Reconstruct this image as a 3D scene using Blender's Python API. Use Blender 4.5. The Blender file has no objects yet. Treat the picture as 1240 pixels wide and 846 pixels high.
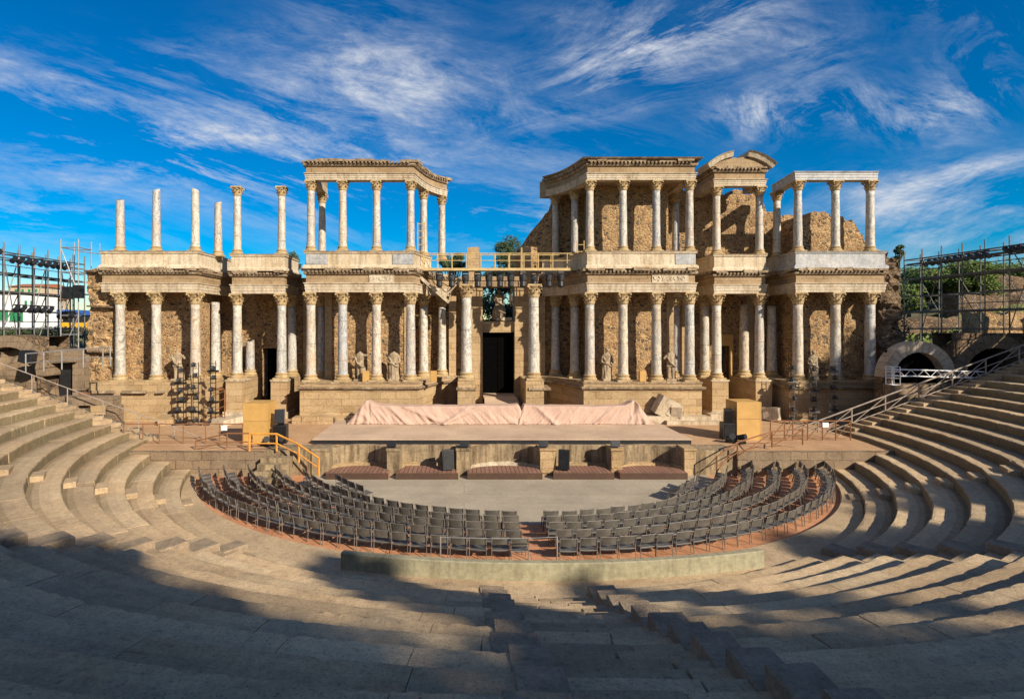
import bpy, math, random
from mathutils import Vector, Matrix, noise
R_ = math.radians
scene = bpy.context.scene
col = scene.collection
rnd = random.Random(7)

# ------------------------------------------------------------------ camera
CAM_Z = 7.75
cd = bpy.data.cameras.new('camera'); cam = bpy.data.objects.new('camera', cd); col.objects.link(cam)
cam.location = (0, 0, CAM_Z); cam.rotation_euler = (R_(90), 0, 0)
cd.sensor_width = 36; cd.lens = 670/1240*36
cd.shift_x = 58/1240; cd.shift_y = -27/1240
cd.clip_start = 0.1; cd.clip_end = 3000
scene.camera = cam

def W(x, Y):               # lateral position of something seen at x at distance Y
    return (x-562)*Y/670
def H(y, Y):
    return CAM_Z-(y-396)*Y/670

# ------------------------------------------------------------------ materials
def newmat(name):
    m = bpy.data.materials.new(name); m.use_nodes = True
    nt = m.node_tree; b = nt.nodes['Principled BSDF']
    return m, nt, b
def N(nt, t, **k):
    n = nt.nodes.new(t)
    for a, v in k.items():
        if a.startswith('i_'):
            key = a[2:]
            key = int(key) if key.isdigit() else key.replace('_', ' ')
            n.inputs[key].default_value = v
        else: setattr(n, a, v)
    return n
def L(nt, a, b): nt.links.new(a, b)
def coords(nt, rand=True):
    tc = N(nt, 'ShaderNodeTexCoord')
    if not rand: return tc.outputs['Object']
    oi = N(nt, 'ShaderNodeObjectInfo')
    mu = N(nt, 'ShaderNodeMath', operation='MULTIPLY'); mu.inputs[1].default_value = 57.0
    L(nt, oi.outputs['Random'], mu.inputs[0])
    ad = N(nt, 'ShaderNodeVectorMath', operation='ADD')
    L(nt, tc.outputs['Object'], ad.inputs[0]); L(nt, mu.outputs[0], ad.inputs[1])
    return ad.outputs[0]
def ramp(nt, fac, stops):
    r = N(nt, 'ShaderNodeValToRGB')
    cr = r.color_ramp
    while len(cr.elements) < len(stops): cr.elements.new(0.5)
    for e, (p, c) in zip(cr.elements, stops):
        e.position = p
        e.color = (*c, 1) if len(c) == 3 else c
    L(nt, fac, r.inputs[0]); return r.outputs[0]
def g(v): return (v, v, v)
def noise_(nt, vec, scale, detail=5, rough=.6, dist=0):
    n = N(nt, 'ShaderNodeTexNoise'); n.inputs['Scale'].default_value = scale
    n.inputs['Detail'].default_value = detail; n.inputs['Roughness'].default_value = rough
    n.inputs['Distortion'].default_value = dist
    L(nt, vec, n.inputs['Vector']); return n.outputs['Fac']
def mix(nt, fac, a, b, blend='MIX'):
    m = N(nt, 'ShaderNodeMix', data_type='RGBA', blend_type=blend)
    if isinstance(fac, (int, float)): m.inputs[0].default_value = fac
    else: L(nt, fac, m.inputs[0])
    for s, v in ((6, a), (7, b)):
        if isinstance(v, tuple): m.inputs[s].default_value = (*v, 1)
        else: L(nt, v, m.inputs[s])
    return m.outputs[2]
def bump(nt, b, h, strength, dist=.05, prev=None):
    bp = N(nt, 'ShaderNodeBump'); bp.inputs['Strength'].default_value = strength
    bp.inputs['Distance'].default_value = dist; L(nt, h, bp.inputs['Height'])
    if prev is not None: L(nt, prev, bp.inputs['Normal'])
    L(nt, bp.outputs[0], b.inputs['Normal']); return bp.outputs[0]

def mat_stone(name, c1, c2, c3, scale=.7, rough=.9, bs=.5, fine=9, streak=0, pit=True, rand=True):
    m, nt, b = newmat(name); v = coords(nt, rand)
    n1 = noise_(nt, v, scale, 6, .65, .4)
    base = ramp(nt, n1, [(.28, c1), (.52, c2), (.75, c3)])
    n2 = noise_(nt, v, fine, 6, .7)
    base = mix(nt, .75, base, ramp(nt, n2, [(.25, g(.45)), (.5, g(.9)), (.75, g(1.25))]), 'MULTIPLY')
    if streak:
        mp = N(nt, 'ShaderNodeMapping'); mp.inputs['Scale'].default_value = (2.6, 2.6, .22)
        L(nt, v, mp.inputs[0])
        n3 = noise_(nt, mp.outputs[0], 1.4, 5, .7)
        base = mix(nt, streak, base, ramp(nt, n3, [(.36, (.30, .25, .19)), (.55, g(1))]), 'MULTIPLY')
    L(nt, base, b.inputs['Base Color'])
    b.inputs['Roughness'].default_value = rough
    p = bump(nt, b, n2, bs, .03)
    if pit:
        vo = N(nt, 'ShaderNodeTexVoronoi'); vo.inputs['Scale'].default_value = fine*1.3
        L(nt, v, vo.inputs['Vector'])
        pr = ramp(nt, vo.outputs['Distance'], [(.1, g(0)), (.4, g(1))])
        bump(nt, b, pr, bs*.5, .03, p)
    return m

def mat_rubble(name, c1, c2, c3, mortar, scale=3.2, bs=.9):
    m, nt, b = newmat(name); v = coords(nt, False)
    mp = N(nt, 'ShaderNodeMapping'); mp.inputs['Scale'].default_value = (1, 1, 1.35); L(nt, v, mp.inputs[0])
    wn = noise_(nt, mp.outputs[0], 2.2, 3, .6)
    wv = N(nt, 'ShaderNodeVectorMath', operation='MULTIPLY_ADD'); 
    cmb = N(nt, 'ShaderNodeCombineXYZ'); 
    for i in range(3): L(nt, wn, cmb.inputs[i])
    L(nt, cmb.outputs[0], wv.inputs[0]); wv.inputs[1].default_value = (.35, .35, -.3); L(nt, mp.outputs[0], wv.inputs[2])
    vec = wv.outputs[0]
    vo = N(nt, 'ShaderNodeTexVoronoi', feature='DISTANCE_TO_EDGE'); vo.inputs['Scale'].default_value = scale; L(nt, vec, vo.inputs['Vector'])
    vc = N(nt, 'ShaderNodeTexVoronoi'); vc.inputs['Scale'].default_value = scale; L(nt, vec, vc.inputs['Vector'])
    sep = N(nt, 'ShaderNodeSeparateColor'); L(nt, vc.outputs['Color'], sep.inputs[0])
    stone = ramp(nt, sep.outputs[0], [(0, c1), (.3, c2), (.6, c3), (.85, (.13, .09, .06)), (1, (.09, .07, .055))])
    big = noise_(nt, v, .45, 4, .6)
    stone = mix(nt, .55, stone, ramp(nt, big, [(.3, (.55, .5, .45)), (.6, (1.15, 1.12, 1.05))]), 'MULTIPLY')
    msk = ramp(nt, vo.outputs['Distance'], [(.03, g(0)), (.14, g(1))])
    # some stretches are smothered in mortar, others open
    big2 = noise_(nt, v, .8, 3, .5)
    cover = ramp(nt, big2, [(.34, g(0)), (.5, g(1))])
    mm = mix(nt, cover, g(.25), msk)
    base = mix(nt, mm, mortar, stone)
    fn = noise_(nt, v, 14, 5, .7)
    base = mix(nt, .8, base, ramp(nt, fn, [(.3, g(.5)), (.55, g(1.0)), (.75, g(1.25))]), 'MULTIPLY')
    # holes
    ho = N(nt, 'ShaderNodeTexVoronoi'); ho.inputs['Scale'].default_value = scale*.55; L(nt, vec, ho.inputs['Vector'])
    hm = ramp(nt, ho.outputs['Distance'], [(.10, g(.22)), (.17, g(1))])
    base = mix(nt, .9, base, hm, 'MULTIPLY')
    L(nt, base, b.inputs['Base Color']); b.inputs['Roughness'].default_value = .95
    p = bump(nt, b, msk, bs, .07); p = bump(nt, b, fn, .6, .05, p); bump(nt, b, hm, .8, .1, p)
    return m

def mat_ashlar(name, c1, c2, c3, joint, bw=.9, bh=.38, bs=.5):
    m, nt, b = newmat(name); v = coords(nt, False)
    s = N(nt, 'ShaderNodeSeparateXYZ'); L(nt, v, s.inputs[0])
    a = N(nt, 'ShaderNodeMath', operation='ADD'); L(nt, s.outputs[0], a.inputs[0]); L(nt, s.outputs[1], a.inputs[1])
    c = N(nt, 'ShaderNodeCombineXYZ'); L(nt, a.outputs[0], c.inputs[0]); L(nt, s.outputs[2], c.inputs[1])
    wn = noise_(nt, v, 1.5, 3, .6)
    wv = N(nt, 'ShaderNodeVectorMath', operation='MULTIPLY_ADD')
    cm = N(nt, 'ShaderNodeCombineXYZ'); L(nt, wn, cm.inputs[0]); L(nt, wn, cm.inputs[1])
    L(nt, cm.outputs[0], wv.inputs[0]); wv.inputs[1].default_value = (.30, .14, 0); L(nt, c.outputs[0], wv.inputs[2])
    br = N(nt, 'ShaderNodeTexBrick'); br.inputs['Scale'].default_value = 1
    br.inputs['Brick Width'].default_value = bw; br.inputs['Row Height'].default_value = bh
    br.inputs['Mortar Size'].default_value = .018; br.inputs['Mortar Smooth'].default_value = .4
    br.inputs['Color1'].default_value = (*c1, 1); br.inputs['Color2'].default_value = (*c2, 1); br.inputs['Mortar'].default_value = (*joint, 1)
    L(nt, wv.outputs[0], br.inputs['Vector'])
    n1 = noise_(nt, v, .9, 6, .65, .3)
    base = mix(nt, ramp(nt, n1, [(.4, g(0)), (.7, g(.8))]), br.outputs['Color'], c3)
    fn = noise_(nt, v, 11, 6, .7)
    base = mix(nt, .8, base, ramp(nt, fn, [(.28, g(.5)), (.52, g(.95)), (.75, g(1.25))]), 'MULTIPLY')
    L(nt, base, b.inputs['Base Color']); b.inputs['Roughness'].default_value = .92
    iv = N(nt, 'ShaderNodeMath', operation='SUBTRACT'); iv.inputs[0].default_value = 1; L(nt, br.outputs['Fac'], iv.inputs[1])
    p = bump(nt, b, iv.outputs[0], bs, .04); bump(nt, b, fn, .5, .03, p)
    return m

def mat_marble():
    m, nt, b = newmat('marble_shaft'); v = coords(nt, True)
    mp = N(nt, 'ShaderNodeMapping'); mp.inputs['Scale'].default_value = (1, 1, .45); mp.inputs['Rotation'].default_value = (.5, .3, 0)
    L(nt, v, mp.inputs[0])
    n1 = noise_(nt, mp.outputs[0], 1.6, 8, .72, 1.6)
    base = ramp(nt, n1, [(.33, (.20, .19, .18)), (.41, (.44, .42, .385)), (.49, (.62, .59, .54)), (.53, (.24, .235, .23)), (.58, (.48, .46, .42)), (.7, (.40, .37, .33))])
    n2 = noise_(nt, v, 7, 6, .75)
    base = mix(nt, .8, base, ramp(nt, n2, [(.3, g(.62)), (.5, g(.95)), (.7, g(1.12))]), 'MULTIPLY')
    n3 = noise_(nt, v, .55, 3, .5)
    base = mix(nt, ramp(nt, n3, [(.5, g(0)), (.78, g(.6))]), base, (.46, .31, .17))
    oi = N(nt, 'ShaderNodeObjectInfo')
    base = mix(nt, 1.0, base, ramp(nt, oi.outputs['Random'], [(0, (1.18, 1.0, .78)), (.35, (.82, .84, .88)), (.7, (1.12, 1.06, .96)), (1, (.95, .9, .8))]), 'MULTIPLY')
    sz = N(nt, 'ShaderNodeSeparateXYZ'); L(nt, v, sz.inputs[0])
    d1 = N(nt, 'ShaderNodeMath', operation='PINGPONG'); d1.inputs[1].default_value = 1.35; L(nt, sz.outputs[2], d1.inputs[0])
    base = mix(nt, 1.0, base, ramp(nt, d1.outputs[0], [(.008, (.35, .3, .25)), (.02, g(1))]), 'MULTIPLY')
    L(nt, base, b.inputs['Base Color']); b.inputs['Roughness'].default_value = .6
    bump(nt, b, n2, .35, .02)
    return m
def mat_plain(name, c, rough=.6, metal=0, var=.25, scale=4):
    m, nt, b = newmat(name); v = coords(nt, True)
    n = noise_(nt, v, scale, 5, .6)
    base = mix(nt, 1.0, c, ramp(nt, n, [(.3, g(1-var)), (.7, g(1+var))]), 'MULTIPLY')
    L(nt, base, b.inputs['Base Color']); b.inputs['Roughness'].default_value = rough; b.inputs['Metallic'].default_value = metal
    return m

def mat_tier():
    m, nt, b = newmat('worn_granite_tiers'); v = coords(nt, False)
    n1 = noise_(nt, v, .35, 5, .6, .5)
    base = ramp(nt, n1, [(.3, (.355, .245, .14)), (.5, (.46, .328, .19)), (.7, (.54, .395, .235))])
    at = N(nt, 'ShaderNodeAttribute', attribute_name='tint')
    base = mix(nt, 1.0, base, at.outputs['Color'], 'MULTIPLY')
    n2 = noise_(nt, v, 5, 9, .78)
    base = mix(nt, .95, base, ramp(nt, n2, [(.30, g(.55)), (.44, g(.92)), (.68, g(1.2))]), 'MULTIPLY')
    # streaky wear, radial-ish lichens and small dark pits
    mp = N(nt, 'ShaderNodeMapping'); mp.inputs['Scale'].default_value = (1, 4, 1); mp.inputs['Rotation'].default_value = (0, 0, .4); L(nt, v, mp.inputs[0])
    n4 = noise_(nt, mp.outputs[0], 2.5, 6, .75, .8)
    base = mix(nt, .7, base, ramp(nt, n4, [(.33, (.5, .47, .43)), (.40, g(1))]), 'MULTIPLY')
    n5 = noise_(nt, v, 26, 4, .8)
    base = mix(nt, .9, base, ramp(nt, n5, [(.34, g(.3)), (.43, g(.97)), (.7, g(1.25))]), 'MULTIPLY')
    L(nt, base, b.inputs['Base Color']); b.inputs['Roughness'].default_value = .88
    p = bump(nt, b, n2, .7, .03); p = bump(nt, b, n5, .9, .02, p); bump(nt, b, n4, .4, .02, p)
    return m

M = {}
M['marble'] = mat_marble()
M['tier'] = mat_tier()
M['core'] = mat_stone('rubble_core', (.10, .08, .055), (.14, .11, .07), (.18, .14, .09))
M['white_stone'] = mat_stone('pale_marble_blocks', (.42, .31, .19), (.58, .47, .33), (.66, .57, .44), .8, .8, .5, 8, .5)
M['cream'] = mat_stone('cream_parapet', (.50, .37, .22), (.64, .52, .36), (.70, .60, .45), .6, .85, .3, 8, .45)
M['frieze'] = mat_ashlar('granite_frieze', (.27, .175, .09), (.36, .24, .13), (.43, .31, .18), (.13, .085, .05), 1.1, .6, .3)
M['cornice'] = mat_stone('weathered_cornice', (.13, .09, .055), (.30, .21, .125), (.56, .46, .32), 2.2, .95, 1.0, 7)
M['statue'] = mat_stone('weathered_statue_marble', (.20, .14, .085), (.36, .27, .17), (.46, .37, .25), 2.2, .85, .5, 14)
M['capital'] = mat_stone('old_capital_marble', (.30, .19, .09), (.47, .33, .16), (.56, .44, .28), 1.8, .85, .7, 12)
M['grey_marble'] = mat_stone('grey_marble_panel', (.26, .27, .28), (.42, .41, .40), (.54, .50, .45), 1.5, .5, .2, 5, .3)
M['rubble'] = mat_rubble('rubble_wall', (.36, .195, .085), (.22, .125, .065), (.50, .32, .155), (.58, .375, .18), 3.7)
M['rubble_dark'] = mat_rubble('rough_ruin_wall', (.24, .15, .08), (.14, .09, .055), (.33, .22, .13), (.17, .11, .06), 2.6, 1.0)
M['ashlar'] = mat_ashlar('granite_ashlar', (.33, .215, .105), (.47, .315, .16), (.50, .36, .20), (.20, .125, .06), 1.05, .46)
M['pulpitum'] = mat_stone('stained_plaster', (.19, .135, .08), (.33, .245, .145), (.44, .32, .17), .9, .9, .6, 7, .85)
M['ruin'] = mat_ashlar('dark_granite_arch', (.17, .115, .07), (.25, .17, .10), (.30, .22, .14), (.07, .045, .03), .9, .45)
M['arch'] = mat_stone('pale_granite_voussoirs', (.36, .28, .19), (.50, .41, .30), (.60, .51, .39), 1.2, .9, .6, 8)
M['endblock'] = mat_stone('dark_pitted_granite', (.20, .145, .095), (.32, .235, .15), (.42, .31, .20), 2.5, .9, .9, 14, 0, True, False)
M['dark'] = mat_plain('shade_black', (.006, .005, .005), .9)
M['doorway_shade'] = mat_plain('doorway_shade_black', (.003, .003, .003), .9)
for k_ in ('doorway_shade', 'dark'): M[k_].node_tree.nodes['Principled BSDF'].inputs['Specular IOR Level'].default_value = 0
M['black'] = mat_plain('black_plastic', (.018, .018, .02), .45)
M['blackmetal'] = mat_plain('black_metal', (.03, .03, .032), .4, .6)
M['lens'] = mat_plain('lamp_lens', (.07, .08, .09), .15, .2)
M['steel'] = mat_plain('galvanised_steel', (.30, .29, .28), .55, .4)
M['darksteel'] = mat_plain('aged_scaffold_steel', (.16, .15, .14), .5, .5)
M['rail'] = mat_plain('weathered_rail', (.33, .27, .22), .6, .2)
M['rust'] = mat_plain('rusty_brown_rail', (.24, .105, .045), .7, .2)
M['orange'] = mat_plain('orange_rail', (.62, .27, .045), .55)
M['yellowrail'] = mat_plain('ochre_walkway_paint', (.52, .36, .15), .55)
M['gold'] = mat_plain('ochre_wood_board', (.50, .29, .085), .65, 0, .12, 2)
M['white'] = mat_plain('white_paint', (.78, .78, .76), .6, 0, .06)
M['greenpaint'] = mat_plain('green_shutter', (.03, .22, .09), .5)
M['roof'] = mat_plain('terracotta_roof', (.38, .14, .06), .8)
M['blue'] = mat_plain('blue_awning', (.03, .12, .42), .6)
M['yellow'] = mat_plain('yellow_panel', (.70, .38, .02), .5)
M['bark'] = mat_stone('bark', (.06, .04, .025), (.10, .07, .045), (.14, .10, .07), 3)
M['concrete'] = mat_stone('greenish_concrete', (.29, .255, .155), (.335, .30, .19), (.38, .34, .22), 1.0, .85, .2, 6, .3, False)

def mat_leaf(name, c1, c2):
    m, nt, b = newmat(name); v = coords(nt, False)
    n = noise_(nt, v, .9, 4, .6)
    w = N(nt, 'ShaderNodeTexWhiteNoise', noise_dimensions='3D')
    sn = N(nt, 'ShaderNodeVectorMath', operation='SNAP'); sn.inputs[1].default_value = (.25,)*3; L(nt, v, sn.inputs[0]); L(nt, sn.outputs[0], w.inputs[0])
    base = ramp(nt, n, [(.3, c1), (.7, c2)])
    base = mix(nt, .6, base, ramp(nt, w.outputs[0], [(0, g(.6)), (1, g(1.4))]), 'MULTIPLY')
    L(nt, base, b.inputs['Base Color']); b.inputs['Roughness'].default_value = .7
    return m
M['pine'] = mat_leaf('pine_needles', (.06, .11, .015), (.16, .215, .025))
M['leaf'] = mat_leaf('olive_green_leaves', (.03, .055, .015), (.07, .105, .03))
M['darkleaf'] = mat_leaf('dark_leaves', (.015, .03, .01), (.04, .06, .02))
M['grass'] = mat_leaf('grass_green', (.10, .15, .02), (.20, .24, .045))

def mat_ground():
    m, nt, b = newmat('dry_ground'); v = coords(nt, False)
    n = noise_(nt, v, .12, 6, .6); n2 = noise_(nt, v, 3, 6, .7)
    base = ramp(nt, n, [(.35, (.20, .15, .08)), (.5, (.13, .13, .05)), (.65, (.26, .20, .12))])
    base = mix(nt, .7, base, ramp(nt, n2, [(.3, g(.6)), (.7, g(1.2))]), 'MULTIPLY')
    L(nt, base, b.inputs['Base Color']); b.inputs['Roughness'].default_value = .95; bump(nt, b, n2, .5, .05); return m
M['ground'] = mat_ground()
def mat_dirt():
    m, nt, b = newmat('reddish_packed_earth'); v = coords(nt, False)
    n = noise_(nt, v, .5, 6, .65, .3); n2 = noise_(nt, v, 9, 6, .7)
    base = ramp(nt, n, [(.3, (.38, .215, .105)), (.55, (.50, .30, .155)), (.75, (.55, .36, .20))])
    base = mix(nt, .6, base, ramp(nt, n2, [(.3, g(.6)), (.7, g(1.2))]), 'MULTIPLY')
    L(nt, base, b.inputs['Base Color']); b.inputs['Roughness'].default_value = .95; bump(nt, b, n2, .4, .03); return m
M['dirt'] = mat_dirt()
def mat_tiles(name, c1, c2, joint, w, h, ms=.012, big=.6):
    m, nt, b = newmat(name); v = coords(nt, False)
    br = N(nt, 'ShaderNodeTexBrick'); br.inputs['Scale'].default_value = 1
    br.inputs['Brick Width'].default_value = w; br.inputs['Row Height'].default_value = h; br.inputs['Mortar Size'].default_value = ms
    br.inputs['Color1'].default_value = (*c1, 1); br.inputs['Color2'].default_value = (*c2, 1); br.inputs['Mortar'].default_value = (*joint, 1)
    L(nt, v, br.inputs['Vector'])
    n = noise_(nt, v, big, 6, .65, .3); n2 = noise_(nt, v, 7, 5, .7)
    base = mix(nt, .8, br.outputs['Color'], ramp(nt, n, [(.3, g(.72)), (.7, g(1.2))]), 'MULTIPLY')
    base = mix(nt, .5, base, ramp(nt, n2, [(.3, g(.7)), (.7, g(1.2))]), 'MULTIPLY')
    L(nt, base, b.inputs['Base Color']); b.inputs['Roughness'].default_value = .8
    iv = N(nt, 'ShaderNodeMath', operation='SUBTRACT'); iv.inputs[0].default_value = 1; L(nt, br.outputs['Fac'], iv.inputs[1])
    bump(nt, b, iv.outputs[0], .4, .02); return m
M['brickfloor'] = mat_tiles('red_brick_paving', (.50, .215, .10), (.58, .28, .14), (.30, .14, .08), .9, .9, .015)
M['boards'] = mat_tiles('pale_floor_boards', (.39, .325, .235), (.42, .35, .255), (.25, .20, .145), 30, 1.35, .012, .4)
M['platform'] = mat_tiles('dusty_stage_boards', (.53, .375, .255), (.57, .41, .28), (.40, .285, .19), 2.4, 1.2, .006, .35)
M['slats'] = mat_tiles('brown_wood_slats', (.24, .115, .075), (.29, .15, .10), (.07, .035, .02), .22, 30, .018, 1.2)
def mat_cloth():
    m, nt, b = newmat('pink_cloth'); v = coords(nt, False)
    n = noise_(nt, v, 1.5, 5, .6); n2 = noise_(nt, v, 8, 5, .7)
    L(nt, ramp(nt, n, [(.3, (.44, .285, .215)), (.7, (.52, .36, .275))]), b.inputs['Base Color'])
    b.inputs['Roughness'].default_value = .85; bump(nt, b, n2, .35, .06); return m
M['cloth'] = mat_cloth()
M['chairshell'] = mat_plain('grey_chair_plastic', (.105, .095, .08), .42, 0, .3)
M['chairseat'] = mat_plain('grey_chair_seat', (.09, .09, .09), .3, 0, .2)
M['chairleg'] = mat_plain('grey_chair_tube', (.17, .145, .12), .6, .1)

# ------------------------------------------------------------------ mesh builder
class MB:
    def __init__(s): s.v = []; s.f = []; s.tint = None
    def add(s, vs, fs):
        o = len(s.v); s.v += [tuple(p) for p in vs]; s.f += [tuple(i+o for i in f) for f in fs]; return s
    def box(s, x0, x1, y0, y1, z0, z1, j=0):
        vs = [(x, y, z) for z in (z0, z1) for x, y in ((x0, y0), (x1, y0), (x1, y1), (x0, y1))]
        if j: vs = [(a+rnd.uniform(-j, j), b+rnd.uniform(-j, j), c+rnd.uniform(-j, j)) for a, b, c in vs]
        return s.add(vs, [(0, 3, 2, 1), (4, 5, 6, 7), (0, 1, 5, 4), (1, 2, 6, 5), (2, 3, 7, 6), (3, 0, 4, 7)])
    def obox(s, c, size, mat=None, j=0):
        mat = mat or Matrix()
        vs = []
        for z in (-.5, .5):
            for x, y in ((-.5, -.5), (.5, -.5), (.5, .5), (-.5, .5)):
                p = mat @ Vector((x*size[0], y*size[1], z*size[2]))
                vs.append((p.x+c[0]+rnd.uniform(-j, j), p.y+c[1]+rnd.uniform(-j, j), p.z+c[2]+rnd.uniform(-j, j)))
        return s.add(vs, [(0, 3, 2, 1), (4, 5, 6, 7), (0, 1, 5, 4), (1, 2, 6, 5), (2, 3, 7, 6), (3, 0, 4, 7)])
    def tube(s, p, q, r, n=6, r2=None):
        p = Vector(p); q = Vector(q); d = (q-p)
        if d.length < 1e-6: return s
        d.normalize(); a = d.orthogonal().normalized(); b = d.cross(a); r2 = r if r2 is None else r2
        vs = [p+(a*math.cos(t)+b*math.sin(t))*r for t in [2*math.pi*i/n for i in range(n)]]
        vs += [q+(a*math.cos(t)+b*math.sin(t))*r2 for t in [2*math.pi*i/n for i in range(n)]]
        fs = [(i, (i+1) % n, (i+1) % n+n, i+n) for i in range(n)]+[tuple(range(n))[::-1], tuple(range(n, 2*n))]
        return s.add(vs, fs)
    def path(s, pts, r, n=6):
        for a, b in zip(pts, pts[1:]): s.tube(a, b, r, n)
        return s
    def lathe(s, prof, n=20, c=(0, 0, 0), jit=0, sq=None):
        vs = []
        for k, (r, z) in enumerate(prof):
            for i in range(n):
                t = 2*math.pi*i/n
                rr = r+(rnd.uniform(-jit, jit) if jit else 0)
                vs.append((c[0]+rr*math.cos(t), c[1]+rr*math.sin(t), c[2]+z))
        m = len(prof)
        fs = [(k*n+i, k*n+(i+1) % n, (k+1)*n+(i+1) % n, (k+1)*n+i) for k in range(m-1) for i in range(n)]
        fs += [tuple(range(n))[::-1], tuple(range((m-1)*n, m*n))]
        return s.add(vs, fs)
    def prism(s, poly, z0, z1):
        n = len(poly); a = sum(poly[i][0]*poly[(i+1) % n][1]-poly[(i+1) % n][0]*poly[i][1] for i in range(n))
        if a < 0: poly = poly[::-1]
        vs = [(x, y, z0) for x, y in poly]+[(x, y, z1) for x, y in poly]
        return s.add(vs, [tuple(range(n))[::-1], tuple(range(n, 2*n))]+[(i, (i+1) % n, (i+1) % n+n, i+n) for i in range(n)])
    def sweep(s, path, prof, jit=0, seg=None):
        # closed profile (out, z) swept along an open plan path; out is to the right of travel
        if seg:
            np_ = []
            for a, b in zip(path, path[1:]):
                l = math.dist(a, b); k = max(1, int(l/seg))
                np_ += [(a[0]+(b[0]-a[0])*i/k, a[1]+(b[1]-a[1])*i/k) for i in range(k)]
            path = np_+[path[-1]]
        n = len(path); m = len(prof); vs = []
        def nrm(a, b):
            d = Vector((b[0]-a[0], b[1]-a[1])).normalized(); return Vector((d.y, -d.x))
        for i, p in enumerate(path):
            if i == 0: nn = nrm(path[0], path[1])
            elif i == n-1: nn = nrm(path[-2], path[-1])
            else:
                n1 = nrm(path[i-1], p); n2 = nrm(p, path[i+1]); h = (n1+n2).normalized(); nn = h/max(.3, h.dot(n1))
            for o, z in prof:
                jj = rnd.uniform(-jit, jit) if jit else 0
                vs.append((p[0]+nn.x*(o+jj), p[1]+nn.y*(o+jj), z+(rnd.uniform(-jit, jit) if jit else 0)))
        fs = [(i*m+k, (i+1)*m+k, (i+1)*m+(k+1) % m, i*m+(k+1) % m) for i in range(n-1) for k in range(m)]
        fs += [tuple(range(m)), tuple(range((n-1)*m, n*m))[::-1]]
        return s.add(vs, fs)
    def build(s, name, mat, parent=None, origin=None, smooth=False, fix=True):
        if parent is not None and origin is None: o = Vector(parent.get('_o', (0, 0, 0)))
        else: o = Vector(origin or (0, 0, 0))
        me = bpy.data.meshes.new(name)
        me.from_pydata([(a-o.x, b-o.y, c-o.z) for a, b, c in s.v], [], s.f)
        if fix:
            import bmesh
            bm = bmesh.new(); bm.from_mesh(me); bmesh.ops.recalc_face_normals(bm, faces=bm.faces); bm.to_mesh(me); bm.free()
        me.materials.append(M[mat] if isinstance(mat, str) else mat)
        if smooth: me.polygons.foreach_set('use_smooth', [True]*len(me.polygons))
        ob = bpy.data.objects.new(name, me); col.objects.link(ob)
        if parent is not None: ob.parent = parent; ob['_o'] = list(o)
        else: ob.location = o; ob['_o'] = list(o)
        return ob

def sub(parent_mesh_obj, mb, name, mat, smooth=False):   # sub-part in the same local frame as its parent
    return mb.build(name, mat, parent_mesh_obj, smooth=smooth)

def tag(o, label=None, cat=None, group=None, kind=None):
    if label: o['label'] = label
    if cat: o['category'] = cat
    if group: o['group'] = group
    if kind: o['kind'] = kind
    return o
def thing(name, label, cat, loc=(0, 0, 0), rz=0, group=None):
    o = bpy.data.objects.new(name, None); col.objects.link(o); o.location = loc; o.rotation_euler = (0, 0, rz)
    o['_o'] = list(loc) if rz == 0 else [0, 0, 0]
    return tag(o, label, cat, group)
def thing0(name, label, cat, loc=(0, 0, 0), rz=0, group=None):   # children are modelled in local coordinates
    o = thing(name, label, cat, loc, rz, group); o['_o'] = [0, 0, 0]; return o
CH = {}
def kids(o): return [c for c in CH.get(o.name, [])]
def copy_tree(o, parent=None):
    c = o.copy(); col.objects.link(c)
    if parent is not None: c.parent = parent
    for ch in o.children: copy_tree(ch, c)
    return c
def ordn(n):
    w = ['zeroth', 'first', 'second', 'third', 'fourth', 'fifth', 'sixth', 'seventh', 'eighth', 'ninth', 'tenth', 'eleventh', 'twelfth']
    if n < 13: return w[n]
    return '%d%s' % (n, {1: 'st', 2: 'nd', 3: 'rd'}.get(n % 10 if n % 100 not in (11, 12, 13) else 0, 'th'))

# ------------------------------------------------------------------ light and sky
EL, AZ = 28.0, 42.0           # azimuth from -Y towards +X
sunv = Vector((math.sin(R_(AZ))*math.cos(R_(EL)), -math.cos(R_(AZ))*math.cos(R_(EL)), math.sin(R_(EL))))
ld = bpy.data.lights.new('sun', 'SUN'); ld.energy = 5.0; ld.angle = R_(.55); ld.color = (1, .90, .74)
lo = bpy.data.objects.new('sun', ld); col.objects.link(lo); lo.rotation_euler = sunv.to_track_quat('Z', 'Y').to_euler(); lo.location = (30, -30, 60)
w = bpy.data.worlds.new('World'); scene.world = w; w.use_nodes = True; w.cycles.sampling_method = 'MANUAL'; w.cycles.sample_map_resolution = 512
scene.cycles.max_bounces = 5; scene.cycles.diffuse_bounces = 3; scene.cycles.glossy_bounces = 2
nt = w.node_tree; bg = nt.nodes['Background']; bg.inputs['Strength'].default_value = .06
sk = N(nt, 'ShaderNodeTexSky', sky_type='NISHITA'); sk.sun_disc = False
sk.sun_elevation = R_(EL); sk.sun_rotation = math.atan2(sunv.x, sunv.y); sk.air_density = 1.0; sk.dust_density = .1; sk.ozone_density = 3.0; sk.altitude = 200
tc = N(nt, 'ShaderNodeTexCoord'); sp = N(nt, 'ShaderNodeSeparateXYZ'); L(nt, tc.outputs['Generated'], sp.inputs[0])
def mth(op, a, b=None, c=None):
    n = N(nt, 'ShaderNodeMath', operation=op)
    for i, v in enumerate((a, b, c)):
        if v is None: continue
        if isinstance(v, (int, float)): n.inputs[i].default_value = v
        else: L(nt, v, n.inputs[i])
    return n.outputs[0]
ay = mth('MAXIMUM', mth('ABSOLUTE', sp.outputs[1]), .12)
U = mth('DIVIDE', sp.outputs[0], ay); V = mth('DIVIDE', sp.outputs[2], ay)
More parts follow.
